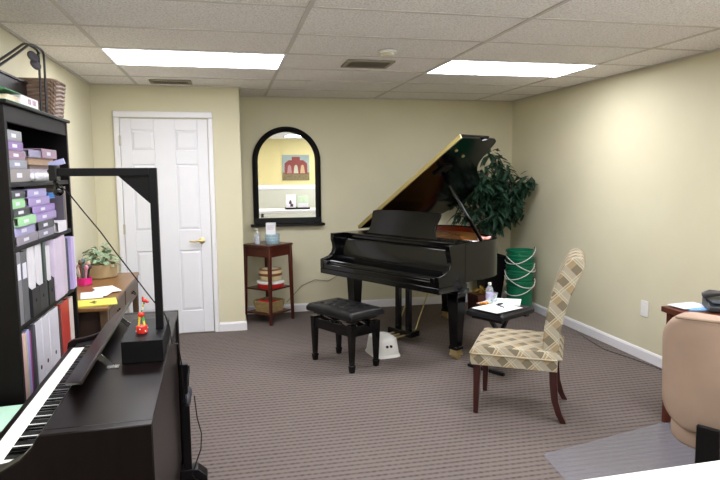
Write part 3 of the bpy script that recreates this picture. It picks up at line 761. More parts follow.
def wicker_basket(name, label, loc, rotz, w0, w1, d0, d1, hh, m, group=None):
    b = thing(name, label, 'basket', loc, rotz)
    q = MB(); n = 40; rows = int(hh/.011)
    prev = None
    for r_ in range(rows+1):
        f = r_/rows; ring = []
        for i, (x_, y_) in enumerate(rr(w0+(w1-w0)*f, d0+(d1-d0)*f, n, 6)):
            k1 = 1 + .03*(1 if (i//2+r_) % 2 else -1)
            ring.append(q.bm.verts.new((x_*k1, y_*k1, hh*f)))
        if prev:
            for i in range(n): q.bm.faces.new((prev[i], prev[(i+1) % n], ring[(i+1) % n], ring[i]))
        else: q.bm.faces.new(ring[::-1])
        prev = ring
    inn = None
    for f in (1, .25):
        ring = [q.bm.verts.new((x_*.92, y_*.92, hh*f)) for x_, y_ in rr(w0+(w1-w0)*f, d0+(d1-d0)*f, n, 6)]
        src = inn or prev
        for i in range(n): q.bm.faces.new((src[i], src[(i+1) % n], ring[(i+1) % n], ring[i]))
        inn = ring
    q.bm.faces.new(inn)
    q.build('woven_body', m, b)
    pts = [(x_, y_, hh) for x_, y_ in rr(w1*.97, d1*.97, n, 6)]; pts.append(pts[0]); pts.append(pts[1])
    MB().tube(pts, .008, 6).build('rim', m, b, smooth=True)
    return b
wicker_basket('wicker_basket', 'light wicker basket on the lowest shelf of the stand', on(.0, -.02, .110), R(45), .22, .26, .22, .26, .11, mat('light_wicker', '9c8457', .7, var=.3, scale=50))
q = MB(); random.seed(11)
for k_ in range(7): q.sph((random.uniform(-.06, .06), random.uniform(-.06, .06), .03+random.uniform(0, .02)), .034, (1.2, .9, .6), 10)
tag(q.build('red_cloth', mat('red_fabric', 'c02318', .7, var=.2), smooth=True, loc=on(0, -.02, .165), rotz=R(45)), 'bunched red cloth inside the light wicker basket', 'cloth')
# wire on back wall
tag(MB().tube([(.62, D-.03, .12), (.80, D-.02, .30), (.95, D-.015, .36), (1.1, D-.02, .34), (1.3, D-.015, .44), (1.5, D-.02, .56), (1.62, D-.02, .62)], .004, 6).build('power_cord', mat('grey_cord', '8a8577', .5), smooth=True), 'thin grey cord running along the back wall behind the piano', 'cord')
tag(MB().tube([(3.30, 5.2, .006), (3.24, 4.9, .006), (3.20, 4.6, .006), (3.26, 4.35, .006), (3.30, 4.1, .006), (3.31, 3.3, .006)], .004, 6).build('floor_cord', mat('dark_cord', '4b443f', .5), smooth=True), 'thin cord lying on the carpet beside the right baseboard', 'cord')

# ------------------------------------------------------------------ bookcase on the left wall
BX0, BX1, BY0, BY1, BT = XL+.006, -.90, 2.83, 3.875, 1.885
bc = thing('bookcase', 'tall black-brown open bookcase crammed with binders against the left wall', 'bookcase', ((BX0+BX1)/2, (BY0+BY1)/2, 0))
def bcb(name, x0, x1, y0, y1, z0, z1, m=None, bev=.002):
    ox, oy = (BX0+BX1)/2, (BY0+BY1)/2
    return MB().b2(x0-ox, x1-ox, y0-oy, y1-oy, z0, z1).build(name, m or M['black_wood'], bc, bevel=bev)
bcb('side_panel', BX0, BX1, BY0, BY0+.03, 0, 1.868); bcb('side_panel', BX0, BX1, BY1-.03, BY1, 0, 1.868)
bcb('back_panel', BX0, BX0+.008, BY0+.03, BY1-.03, .08, 1.868)
bcb('top_board', BX0, BX1+.015, BY0-.012, BY1+.012, 1.868, BT, bev=.004)
bcb('header_board', BX1-.022, BX1-.002, BY0+.03, BY1-.03, 1.795, 1.868)
bcb('plinth', BX1-.03, BX1-.01, BY0+.03, BY1-.03, 0, .08)
SH = [.08, .565, .905, 1.256, 1.538]
for z in SH: bcb('shelf', BX0+.008, BX1-.004, BY0+.03, BY1-.03, z-.022, z)

def book(name, label, cat, y0, y1, z0, z1, col, flat, depth=.235, tagc=True, group=None, xf=-.905, open_side=True, pages='e4e0dc', rot=0, tilt=0):
    """a binder: cover with a spine facing the room, paper inside, spine label"""
    w, h = y1-y0, z1-z0
    t = thing(name, label, cat, (xf, (y0+y1)/2, z0), R(rot), group)
    m = mat('cover_'+col, col, .45, var=.05, scale=14)
    th = .004
    if flat:
        MB().b2(-depth, 0, -w/2, w/2, 0, th).b2(-depth, 0, -w/2, w/2, h-th, h).b2(-th, 0, -w/2, w/2, th, h-th).build('cover', m, t, bevel=.002)
        MB().b2(-depth+.012, -.02, -w/2+.008, w/2-.008, th+.001, h-th-.004).build('pages', mat('pages_'+pages, pages, .8, var=.05, scale=50), t)
        if tagc: MB().b2(-.0002, .0012, -min(.035, w*.15)-w*.08, min(.035, w*.15)-w*.08, h*.32, h*.68).build('spine_label', M['label'], t)
    else:
        MB().b2(-depth, 0, -w/2, -w/2+th, 0, h).b2(-depth, 0, w/2-th, w/2, 0, h).b2(-th, 0, -w/2+th, w/2-th, 0, h).build('cover', m, t, bevel=.002)
        MB().b2(-depth+.012, -.02, -w/2+th+.001, w/2-th-.001, .006, h-.010).build('pages', mat('pages_'+pages, pages, .8, var=.05, scale=50), t)
        if tagc: MB().b2(-.0002, .0012, -w*.32, w*.32, h*.62, h*.84).build('spine_label', M['label'], t)
    return t
B = 'binder'
top = 'binders and books on the top bookcase shelf'
A_ = [(1.539, 1.597, 2.875, 3.15, '8d8684', 'thick taupe binder at the bottom of the top-shelf stack'), (1.598, 1.636, 2.87, 3.11, '8c8f9b', 'slim grey binder second from bottom in the top-shelf stack'),
      (1.637, 1.676, 2.87, 3.09, '8f7285', 'mauve binder in the middle of the top-shelf stack'), (1.677, 1.717, 2.87, 3.07, '8669a0', 'purple binder second from the top of the top-shelf stack'), (1.718, 1.764, 2.868, 3.06, '8e8f93', 'grey binder topmost in the top-shelf stack')]
for z0_, z1_, a, b, c, l_ in A_: book('binder', l_, B, a, b, z0_, z1_, c, True, group=top)
def stack_item(name, label, cat, y0, y1, z0, z1, col, depth=.24, xf=-.91, rot=0, lab_=False, group=None, m=None, bev=.003):
    t = thing(name, label, cat, (xf, (y0+y1)/2, z0), R(rot), group)
    w, h = y1-y0, z1-z0; th = min(.003, h*.25)
    mm = m or mat('cover_'+col, col, .5, var=.06, scale=14)
    MB().b2(-depth, 0, -w/2, w/2, 0, th).b2(-depth, 0, -w/2, w/2, h-th, h).build('cover', mm, t, bevel=.001)
    MB().b2(-depth+.003, -.003, -w/2+.003, w/2-.003, th, h-th).build('pages', mat('pages_strip_'+col, col, .8, var=.5, scale=70, stretch=(.2, .2, 8)), t)
    return t
stack_item('magazine_stack', 'loose papers and green leaflets at the bottom of the top shelf', 'paper stack', 3.20, 3.52, 1.539, 1.556, '7f8768')
stack_item('magazine_stack', 'grey-green pile of booklets second from the bottom beside the binders', 'paper stack', 3.19, 3.50, 1.557, 1.578, '676a5e')
stack_item('magazine_stack', 'white and lavender papers in the middle of the top shelf', 'paper stack', 3.17, 3.46, 1.579, 1.597, 'b9b3c6')
stack_item('magazine_stack', 'brown-edged pile of books under the tan ones on the top shelf', 'paper stack', 3.17, 3.58, 1.598, 1.618, '6f5b52')
stack_item('magazine_stack', 'tan and pinkish pile of music books directly under the mauve binder', 'paper stack', 3.16, 3.58, 1.619, 1.652, 'a98d74')
book('binder', 'lavender binder turned sideways left of the mauve one on the top shelf', B, 3.15, 3.34, 1.653, 1.690, '9189a8', True, .22, tagc=False)
book('binder', 'mauve binder lying on the tan music books, top shelf', B, 3.36, 3.63, 1.653, 1.702, '9d7f93', True)
# crumpled plastic bag
q = MB(); random.seed(2)
for k_ in range(6): q.sph((random.uniform(-.02, .02), random.uniform(-.05, .05), .022), .024, (.8, 1, .8), 8)
tag(q.build('plastic_wrap', mat('crumpled_white', 'cfcdd2', .25), smooth=True, loc=(-.885, 3.20, 1.539)), 'crumpled white plastic wrap at the front edge of the top shelf', 'wrap')

# second compartment
CC = [(1.257, 1.297, 2.90, 3.20, '8b8490', 'dusty grey binder lying lowest in the second-shelf left stack'), (1.298, 1.341, 2.88, 3.17, 'a29bc4', 'lavender-grey binder with purple sides in the second-shelf left stack'),
      (1.342, 1.383, 2.895, 3.15, '9fd49b', 'lower light green binder, between lavender and black ones, second shelf'), (1.384, 1.421, 2.88, 3.11, '2a2a2e', 'black binder with a white label between two light green binders'),
      (1.422, 1.464, 2.87, 3.04, '9ad196', 'upper light green binder on top of a black binder, second shelf'), (1.465, 1.500, 2.87, 3.05, '3b3b3f', 'charcoal binder topmost in the second-shelf left stack')]
for z0_, z1_, a, b, c, l_ in CC: book('binder', l_, B, a, b, z0_, z1_, c, True, xf=-.905 if c != '9fd49b' else -.893)
DD = [(1.257, 1.296, 3.215, 3.49, '85808e', 'grey-mauve binder lying lowest in the second-shelf right stack'), (1.297, 1.339, 3.22, 3.50, '3a3a42', 'charcoal binder with a white label under the purple binders'),
      (1.340, 1.380, 3.17, 3.62-.07, 'a08ebf', 'light purple binder lowest of the four purple ones'), (1.381, 1.419, 3.15, 3.53, '957ab8', 'bright purple binder above the lowest purple one'),
      (1.420, 1.461, 3.10, 3.44, '9c88bb', 'purple binder second from the top of the right stack'), (1.462, 1.502, 3.09, 3.39, '9d93c2', 'lavender binder topmost in the second-shelf right stack')]
for z0_, z1_, a, b, c, l_ in DD: book('binder', l_, B, a, b, z0_, z1_, c, True)
stack_item('blue_folder', 'bright blue folder edge beside the purple binders', 'folder', 3.45, 3.57, 1.445, 1.475, '2f6fb5', .2)
book('pale_binder', 'white stack of cards at the right end under the spiral books', B, 3.57-.04, 3.70, 1.257, 1.315, 'dcd8e0', True, .2, xf=-.893, tagc=False)
def upright(name, label, cat, y0, y1, z0, h, col, depth=.22, xf=-.905, pages='e4e0dc', lbl=False):
    return book(name, label, cat, y0, y1, z0, z0+h, col, False, depth, tagc=lbl, xf=xf, pages=pages)
t = thing('spiral_notebook', 'spiral-bound book standing at the right end of the second shelf', 'notebook', (-.925, 3.785, 1.257))
MB().b2(-.2, 0, -.006, .006, 0, .25).build('cover', mat('patterned_cover', '8a7a5c', .6, var=.6, scale=60), t)
q = MB()
for k_ in range(22):
    z = .01+.0107*k_; q.rings([((.006*math.cos(a), .009*math.sin(a), z+.0004*i), .0012) for i, a in enumerate([2*PI*j_/10 for j_ in range(11)])], 5)
o = q.build('spiral_wire', M['black_metal'], t); o['kind'] = 'stuff'
upright('book', 'tan patterned book leaning beside the spiral-bound book', 'book', 3.735, 3.77, 1.257, .245, '6f6258', .2)
upright('book', 'dark thin book between the blue folder and the spiral-bound book', 'book', 3.71, 3.73, 1.257, .22, '5b5560', .2)

# third compartment (magazine files and thick books, standing)
upright('binder', 'narrow grey binder at the near end of the third shelf', B, 2.868, 2.925, .906, .325, '7a7a7e', lbl=True)
upright('binder', 'dark grey binder second from the near end of the third shelf', B, 2.93, 3.01, .906, .32, '58585c', lbl=True)
def magfile(label, y0, y1, z0, h, col, xf=-.90, d_=.24, inner=None):
    t = thing('magazine_file', label, 'magazine file', (xf, (y0+y1)/2, z0)); w = y1-y0; th = .003
    q = MB()
    prof = [(0, 0), (0, h*.45), (-.01, h*.48), (-.12, h), (-d_, h), (-d_, 0)]
    q.prism(prof, -w/2, -w/2+th, 'y').prism(prof, w/2-th, w/2, 'y').b2(-th, 0, -w/2+th, w/2-th, 0, h*.45).b2(-d_, -d_+th, -w/2+th, w/2-th, 0, h).b2(-d_, 0, -w/2+th, w/2-th, 0, th)
    q.build('holder', mat('file_'+col, col, .5), t)
    if inner:
        MB().b2(-d_+.02, -.012, -w/2+.008, w/2-.008, .004, inner).build('magazines', mat('pages_m', 'd9d6da', .7, var=.2, scale=70, stretch=(1, 8, .2)), t)
    MB().cyl((-.001, 0, h*.25), (.0012, 0, h*.25), .009, n=12).build('finger_hole', hz_, t)
    return t
magfile('black magazine file with white magazines, nearer the dark grey binder', 3.04, 3.15, .906, .29, '232327', inner=.332)
magfile('black magazine file holding pale folders, in the middle of the third shelf', 3.155, 3.265, .906, .29, '2b2b30', inner=.325)
upright('binder', 'dark green binder in the middle of the third shelf', B, 3.27, 3.305, .906, .33, '39463f')
magfile('black magazine file with a white label just before the thick lavender book', 3.31, 3.41, .906, .28, '1f1f23', inner=.30)
upright('music_book', 'thick pale pink-lavender book with a teal top on the third shelf', 'book', 3.42, 3.575, .906, .325, 'cfc0d4', .25, xf=-.893)
upright('music_book', 'second thick lavender book right of the teal-topped one', 'book', 3.58, 3.65, .906, .33, 'c9b6c6', .25, xf=-.897)
upright('book', 'thin red-edged book on the third shelf', 'book', 3.653, 3.673, .906, .335, 'a77f83', .24)
upright('book', 'thin pale grey book beside the red-edged one', 'book', 3.676, 3.697, .906, .31, 'b9bcc0', .24)
upright('binder', 'slim dark blue-grey binder near the far end of the third shelf', B, 3.70, 3.745, .906, .30, '3d4250', .24)
upright('binder', 'lavender binder at the far end of the third shelf', B, 3.748, 3.81, .906, .305, 'b9a9d8', .25, xf=-.888)
upright('folder', 'white folder at the far end of the third shelf beside the lavender binder', 'folder', 3.813, 3.842, .906, .30, 'dcd6e4', .25, xf=-.890)
# teal strip at top of thick book
# fourth compartment
upright('music_book', 'pale pink music book at the near end of the fourth shelf', 'book', 2.868, 2.905, .566, .30, 'd9b3b0')
upright('music_book', 'cream music book second from the near end of the fourth shelf', 'book', 2.908, 2.94, .566, .295, 'cdb9a0')
upright('music_book', 'blue-lavender music book on the fourth shelf', 'book', 2.943, 2.975, .566, .30, '9fa3d6')
upright('music_book', 'magenta music book on the fourth shelf', 'book', 2.978, 2.993, .566, .29, 'a63a86')
t = thing('spiral_notebook', 'white spiral-bound book on the fourth shelf beside the magenta one', 'notebook', (-.92, 3.012, .566))
MB().b2(-.2, 0, -.009, .009, 0, .29).build('cover', M['paper'], t)
q = MB()
for k_ in range(26):
    z = .01+.0107*k_; q.rings([((.008*math.cos(a), .013*math.sin(a), z+.0004*i), .0014) for i, a in enumerate([2*PI*j_/10 for j_ in range(11)])], 5)
o = q.build('spiral_wire', M['steel'], t); o['kind'] = 'stuff'
upright('binder', 'thin charcoal binder left of the white binders on the fourth shelf', B, 3.03, 3.065, .566, .30, '47474d')
for a, b, l_ in ((3.075, 3.165, 'white binder nearest the camera of the three on the fourth shelf'), (3.17, 3.29, 'white binder in the middle of the three on the fourth shelf'), (3.295, 3.46, 'widest white binder, farthest of the three on the fourth shelf')):
    t = upright('binder', l_, B, a, b, .566, .305, 'd4d2dc', .25, lbl=False)
    MB().cyl((-.001, 0, .075), (.0012, 0, .075), .011, n=14).build('finger_hole', hz_, t)
upright('binder', 'bright red binder at the far end of the fourth shelf', B, 3.52, 3.69, .566, .30, 'b5382f', .24)
upright('binder', 'cream binder beside the red one at the far end of the fourth shelf', B, 3.70, 3.78, .566, .295, 'cfc3bd', .24)
upright('binder', 'dark brown binder between the white and red binders on the fourth shelf', B, 3.47, 3.512, .566, .28, '4a3030', .24)

# things on top of the bookcase
M['green_cov'] = mat('green_cover', '1f7a43', .4)
t = thing('green_binder', 'green binder lying at the near end of the bookcase top', 'binder', (-.895, 3.0, BT))
MB().b2(-.10, 0, -.15, .34, 0, .005).b2(-.10, 0, -.15, .06, .045, .050).b2(-.10, -.095, -.15, .06, .005, .045).build('cover', M['green_cov'], t, bevel=.001)
MB().b2(-.09, -.006, -.10, .04, .006, .03).build('pages', mat('pages_cream', 'd9c9b0', .8, var=.2), t)
t = thing('white_carton', 'small flat white carton beside the green binder on the bookcase top', 'carton', (-.90, 3.20, BT+.0055))
MB().b2(-.09, .0, -.13, .13, 0, .044).build('carton', M['paper'], t, bevel=.002)
MB().b2(0, .0012, -.03, .01, .010, .034).b2(0, .0012, .04, .09, .012, .034).build('print', mat('pink_print', 'c9a7b6', .6, var=.4, scale=90), t)
t = thing('storage_crate', 'black storage crate on the bookcase top left of the wicker basket', 'crate', (-1.095, 3.28, BT))
MB().b2(-.09, .085, -.26, .27, 0, .006).b2(.079, .085, -.26, .27, .006, .165).b2(-.09, -.084, -.26, .27, .006, .165).b2(-.084, .079, -.26, -.254, .006, .165).b2(-.084, .079, .264, .27, .006, .165).build('crate_body', M['black_satin'], t, bevel=.002)
MB().b2(-.092, .091, -.266, -.254, .157, .17).b2(-.092, .091, .264, .276, .157, .17).b2(.079, .091, -.254, .264, .157, .17).build('rim', M['black_satin'], t, bevel=.003)
tag(MB().sph((0, 0, 0), .075, (.95, 1.2, .8)).build('black_bag', mat('black_nylon', '1b1a1c', .6, bump=.4, bscale=30), smooth=True, loc=(-1.095, 3.44, BT+.125)), 'rounded black bag bulging from the far end of the crate', 'bag')
tag(MB().sph((0, 0, 0), .07, (1, 1.3, .55)).build('black_bag', mat('brown_black_nylon', '2a211f', .6), smooth=True, loc=(-1.09, 3.14, BT+.14)), 'flat dark brown bag in the near side of the crate', 'bag')
wicker_basket('wicker_basket', 'brown wicker basket on the far end of the bookcase top', (-.985, 3.715, BT), 0, .17, .21, .24, .27, .19, M['wicker'])
# folded luggage cart
t = thing('folding_cart', 'folded black luggage cart with grey wheels rising above the bookcase', 'cart', (-.91, 3.40, BT))
for dx, dy in ((0, 0), (-.022, -.012)):
    MB().tube([(dx, -.56+dy, .135), (dx, -.33+dy, .225), (dx, -.14+dy, .302), (dx, -.10+dy, .315), (dx, -.04+dy, .322), (dx, .05+dy, .325), (dx, .10+dy, .322), (dx, .118+dy, .31), (dx, .122+dy, .28), (dx, .11+dy, .008)], .006, 8).build('frame_tube', M['black_metal'], t, smooth=True)
MB().cyl((0, -.07, .318), (-.022, -.082, .318), .005, n=8).build('cross_tube', M['black_metal'], t, smooth=True)
MB().cyl((-.012, .085, .31), (-.035, .072, .27), .006, n=8).build('axle_bracket', M['black_metal'], t, smooth=True)
for yy, zz, xx in ((.055, .285, -.035), (.085, .25, -.032)):
    MB().lathe([(.012, -.010), (.026, -.010), (.030, -.004), (.030, .004), (.026, .010), (.012, .010)], n=20).build('wheel', mat('grey_rubber', '5a565e', .5), t, smooth=True)
    o = t.children[-1]; o.rotation_euler = (R(20), R(60), 0); o.location = (xx, yy, zz)

# ------------------------------------------------------------------ brown desk left of the door
dk = thing('writing_desk', 'brown wooden desk with drawers along the left wall before the door', 'desk', (-.975, 4.70, 0))
MB().b2(-.222, .225, -.72, .69, .715, .74).build('desk_top', M['oak'], dk, bevel=.006)
MB().b2(.19, .205, .0, .64, .55, .715).b2(-.215, -.20, -.64, .64, .5, .715).build('apron', M['oak_dark'], dk)
for a, b in ((-.62, -.02), (.02, .63)):
    o = MB().b2(.195, .214, a, b, .56, .705).build('drawer', M['oak_dark'], dk, bevel=.004)
    c = (a+b)/2
    MB().sph((.220, c-.03, .635), .008).sph((.220, c+.03, .635), .008).tube([(.222, c-.03, .635), (.238, c-.022, .62), (.242, c, .612), (.238, c+.022, .62), (.222, c+.03, .635)], .004, 6).build('pull', mat('dark_bronze', '2e2018', .35, metal=.8), o, smooth=True)
for a, b in ((.19, -.66), (.19, .645), (-.20, -.66), (-.20, .645)):
    MB().bar((a, b, .715), (a, b, 0), .05, .05, .034, .034).build('leg', M['oak_dark'], dk, bevel=.004)
MB().b2(-.19, .17, -.60, .60, .20, .22).build('lower_shelf', M['oak_dark'], dk, bevel=.003)
MB().b2(-.20, -.185, -.63, .63, .22, .5).build('back_board', M['oak_dark'], dk)
def onD(x_, y_): return (-.975+x_, 4.70+y_, .741)
t = thing('potted_plant', 'pale green plant in a round tan pot on the brown desk', 'plant', (-1.02, 5.20, .741))
MB().lathe([(.115, 0), (.125, .01), (.13, .10), (.132, .112), (.122, .112), (.118, .09), (.0, .088)], n=32).build('pot', mat('tan_ceramic', 'b09a74', .4, metal=.2, var=.1), t, smooth=True)
q = MB(); random.seed(9)
for k_ in range(120):
    a = random.uniform(0, 2*PI); rr_ = random.uniform(.01, .11); zz_ = .10 + random.uniform(0, .20)*(1-rr_/.15)
    leaf(q, Vector((math.cos(a)*rr_, math.sin(a)*rr_, zz_)), Vector((math.cos(a), math.sin(a), random.uniform(-.2, .6))), random.uniform(.05, .08), random.uniform(.03, .045))
o = q.build('leaves', mat('pale_leaf', '93a888', .6, var=.4, scale=45), t); o['kind'] = 'stuff'
t = thing('pencil_cup', 'bright pink cup crowded with pens and little toys on the brown desk', 'cup', (-1.075, 4.86, .741))
MB().lathe([(.05, 0), (.055, .003), (.055, .055), (.05, .055), (.048, .006)], n=28).build('cup', mat('hot_pink', 'd8217c', .35), t, smooth=True)
q = MB(); random.seed(4)
cols = ['3a3338', 'c9a08c', '4a6b6a', 'b0403a', 'd9cfc8', '5c4437', 'c98aa0']
for i, c_ in enumerate(cols):
    a = 2*PI*i/len(cols); bx, by = .028*math.cos(a), .028*math.sin(a)
    MB().cyl((bx*.7, by*.7, .008), (bx*1.5, by*1.5, .13+.02*(i % 3)), .008, n=8).sph((bx*1.55, by*1.55, .135+.02*(i % 3)), .018, (1, 1, 1.1), 8).build('pen', mat('pen_'+c_, c_, .5), t, smooth=True)
tag(MB().prism(rect(.21, .28), 0, .006).build('notepad', mat('yellow_paper', 'e0d45a', .7, var=.02), loc=(-.865, 4.13, .741), rotz=R(-78)), 'yellow note sheet with a dark mark on the near end of the desk', 'note')
o = bpy.context.scene.objects['notepad']
q = MB()
for k_, (a, b) in enumerate(((-.03, 0), (-.01, .01), (.012, -.004), (.03, .008), (0, -.014))): q.sph((a, b, .0065), .012, (1, 1, .06), 8)
q.build('ink_mark', mat('ink', '22221a', .7), o)
for i, (x_, y_, r_, l_) in enumerate(((-.93, 4.40, 12, 'white envelope lowest of the letters on the brown desk'), (-.88, 4.46, -6, 'white letter lying across the envelope on the desk'), (-.86, 4.56, 25, 'white letter reaching towards the desk edge, on top of the others'))):
    t = thing('letter', l_, 'letter', (x_, y_, .742+.004*i), R(r_))
    MB().b2(-.07, .07, -.12, .12, 0, .003).build('sheet', M['paper'], t)
MB().b2(-.20, .19, -.64, -.62, .0, .715).build('end_panel', mat('desk_gap_shade', '2c1a10', .5, var=.2), dk)  # dark sheet standing in for the shaded void under the desk end

# ------------------------------------------------------------------ digital piano
dp = thing('digital_piano', 'dark rosewood digital piano seen from its end, keys towards the bookcase', 'digital piano', (-.222, 1.70, 0), R(1.5))
LN = 1.46
prof = [(0, 0), (0, .88), (-.285, .88), (-.295, .872), (-.31, .845), (-.34, .815), (-.385, .79), (-.44, .775), (-.50, .766), (-.52, .755), (-.525, .73), (-.52, .66), (-.50, .645), (-.30, .63), (-.20, .58), (-.18, .50), (-.18, .08), (-.42, .06), (-.44, .03), (-.44, 0)]
for a, b in ((0, .035), (LN-.035, LN)): MB().prism(prof, a, b, 'y').build('end_panel', M['rosewood'], dp, bevel=.004)
for a, b in ((.035, .118), (LN-.118, LN-.035)):
    MB().prism([(-.325, .74), (-.325, .80), (-.35, .79), (-.40, .765), (-.478, .752), (-.478, .70), (-.325, .70)], a, b, 'y').build('key_block', M['black_satin'], dp, bevel=.004)
MB().b2(-.285, -.001, .0352, LN-.0352, .862, .8795).build('top_board', M['rosewood'], dp, bevel=.003)
MB().prism([(-.285, .8795), (-.285, .862), (-.312, .765), (-.322, .768), (-.292, .875)], .0352, LN-.0352, 'y').build('control_panel', M['black_satin'], dp, bevel=.002)
MB().b2(-.515, -.03, .0352, LN-.0352, .66, .715).build('key_bed', M['rosewood'], dp, bevel=.004)
MB().b2(-.515, -.484, .0352, LN-.0352, .715, .735).build('key_slip', M['rosewood'], dp, bevel=.004)
MB().b2(-.03, -.012, .0352, LN-.0352, .10, .862).build('back_panel', M['rosewood'], dp, bevel=.002)
MB().b2(-.20, -.17, .0352, LN-.0352, .12, .30).build('pedal_board', M['rosewood'], dp, bevel=.003)
MB().b2(-.24, -.15, .60, .86, .04, .12).build('pedal_box', M['black_satin'], dp, bevel=.004)
for y_ in (.66, .73, .80): MB().box((-.28, y_, .055), (.10, .018, .008)).build('pedal', M['brass'], dp, bevel=.003)
kw = 1.222/52; k0 = (LN-1.222)/2
wk = MB().b2(-.480, -.322, -kw/2+.0006, kw/2-.0006, .728, .752).build('white_key', mat('white_key', 'f2f1ee', .25, var=0), dp, bevel=.0015)
wk.location = (0, k0+kw/2, 0)
for i in range(1, 52):
    c = wk.copy(); C.objects.link(c); c.location = (0, k0+kw*(i+.5), 0)
bk = None
# bass end is nearest the far side for a player facing +x
for i in range(51):
    note = (51-i) % 7           # counted from the bass (far end): A B C D E F G
    if note in (2, 5): continue
    y_ = k0+kw*(i+1)
    if bk is None:
        q = MB(); a, b = .0055, .0048
        q.prism([(-.428, .752), (-.420, .764), (-.323, .764), (-.323, .745), (-.428, .745)], -a, a, 'y')
        bk = q.build('black_key', M['black_gloss'], dp, bevel=.0015); bk.location = (0, y_, 0)
    else:
        c = bk.copy(); C.objects.link(c); c.location = (0, y_, 0)
# music rest
q = MB(); v_ = q.bm.verts.new; th = .012
pA = [(-.312, .41, .884), (-.312, 1.26, .884), (-.222, 1.40, .952), (-.222, .20, .952)]
n_ = Vector((-.068, 0, .09)).normalized()*th
A = [v_(Vector(p)) for p in pA]; Bv = [v_(Vector(p)-n_) for p in pA]
q.bm.faces.new(A); q.bm.faces.new(Bv[::-1])
for i in range(4): q.bm.faces.new((A[i], A[(i+1) % 4], Bv[(i+1) % 4], Bv[i]))
q.build('music_rest', M['rosewood'], dp, bevel=.002)
for y_ in (.55, 1.12):
    MB().bar((-.235, y_, .935), (-.18, y_, .884), .02, .006, up=(0, 1, 0)).b2(-.20, -.16, y_-.018, y_+.018, .880, .886).build('rest_bracket', M['steel'], dp)
# stand foot at the far end
MB().b2(.0005, .04, LN-.10, LN-.06, .03, .62).build('rear_leg', M['black_satin'], dp, bevel=.003)
MB().prism([(-.02, 0), (.115, 0), (.115, .03), (.07, .07), (-.02, .07)], LN-.11, LN-.03, 'y').build('foot', M['black_satin'], dp, bevel=.004)
DPZ = .881
# boom stand on the piano
bs = thing('boom_stand', 'black wooden gallows-shaped stand with box base on the digital piano', 'stand', (-.325, 2.46, DPZ), R(1.5))
MB().b2(-.073, .073, -.18, .18, .0, .082).build('base_box', M['gallows'], bs, bevel=.002)
MB().b2(.036, .064, -.02, .018, .082, .712).build('post', M['gallows'], bs, bevel=.002)
MB().b2(-.285, .036, -.02, .018, .682, .712).build('boom_arm', M['gallows'], bs, bevel=.002)
MB().prism([(-.075, .682), (.036, .682), (.036, .575)], -.014, .012, 'y').build('gusset', M['gallows'], bs)
t = thing('webcam', 'small black camera clamped on the end of the boom arm', 'webcam', (-.622, 2.455, 1.575), R(0))
MB().b2(-.015, .012, -.03, .03, -.028, .03).build('clamp', M['black_satin'], t, bevel=.004)
MB().cyl((-.005, 0, -.03), (.005, 0, -.055), .008, n=10).sph((.008, 0, -.068), .020, (1, 1, .9)).build('camera_body', M['black_gloss'], t, smooth=True)
MB().bar((-.02, 0, .03), (.035, 0, .045), .008, .02).build('clip', mat('lilac_plastic', '8f90b5', .4), t)
tag(MB().tube([(-.615, 2.44, 1.54), (-.58, 2.46, 1.50), (-.53, 2.48, 1.42), (-.48, 2.48, 1.35), (-.43, 2.48, 1.27), (-.37, 2.48, 1.18), (-.33, 2.50, 1.11), (-.29, 2.50, 1.05), (-.262, 2.53, 1.0), (-.245, 2.52, .95), (-.236, 2.50, .886), (-.215, 2.50, .884), (-.202, 2.50, .80), (-.196, 2.53, .6)], .0028, 6).build('camera_cable', M['black_satin'], smooth=True), 'thin black cable drooping from the boom arm to the piano', 'cable')
# toy
ty = thing('push_puppet', 'small wooden giraffe push puppet on a round red base, on the boom stand box', 'toy', (-.335, 2.40, DPZ+.083))
red = mat('toy_red', 'c3261c', .3); yel = mat('toy_yellow', 'd9c23a', .4); grn = mat('toy_green', '3f9a44', .4)
MB().lathe([(.019, 0), (.021, .002), (.021, .026), (.018, .029)], n=24).build('base', red, ty, smooth=True)
q = MB()
for k_ in range(6): q.sph((.0205*math.cos(k_+3.5), .0205*math.sin(k_+3.5), .009+.009*(k_ % 2)), .0028, (1, 1, 1), 8)
q.build('dots', M['white_plastic'], ty, smooth=True)
for a, b in ((-1, -1), (-1, 1), (1, -1), (1, 1)):
    MB().cyl((a*.010, b*.008, .029), (a*.008, b*.006, .045), .0032, n=8).build('lower_leg', yel, ty, smooth=True)
    MB().cyl((a*.008, b*.006, .047), (a*.006, b*.005, .062), .0038, n=8).build('upper_leg', grn if a > 0 else yel, ty, smooth=True)
MB().sph((0, 0, .070), .011, (1.2, .9, 1)).build('body', red, ty, smooth=True)
for k_ in range(4):
    MB().cyl((.002+.003*k_, 0, .080+.010*k_), (.004+.003*k_, 0, .088+.010*k_), .0032, n=8).build('neck_bead', (grn, M['white_plastic'], yel, grn)[k_], ty, smooth=True)
MB().sph((.014, 0, .125), .0085, (1.1, 1, .9)).sph((.024, 0, .119), .006, (1.2, 1, .8)).build('head', red, ty, smooth=True)
for s_ in (-1, 1): MB().sph((.008, s_*.005, .135), .003, (1, 1, 1.6), 8).build('ear', red, ty, smooth=True)
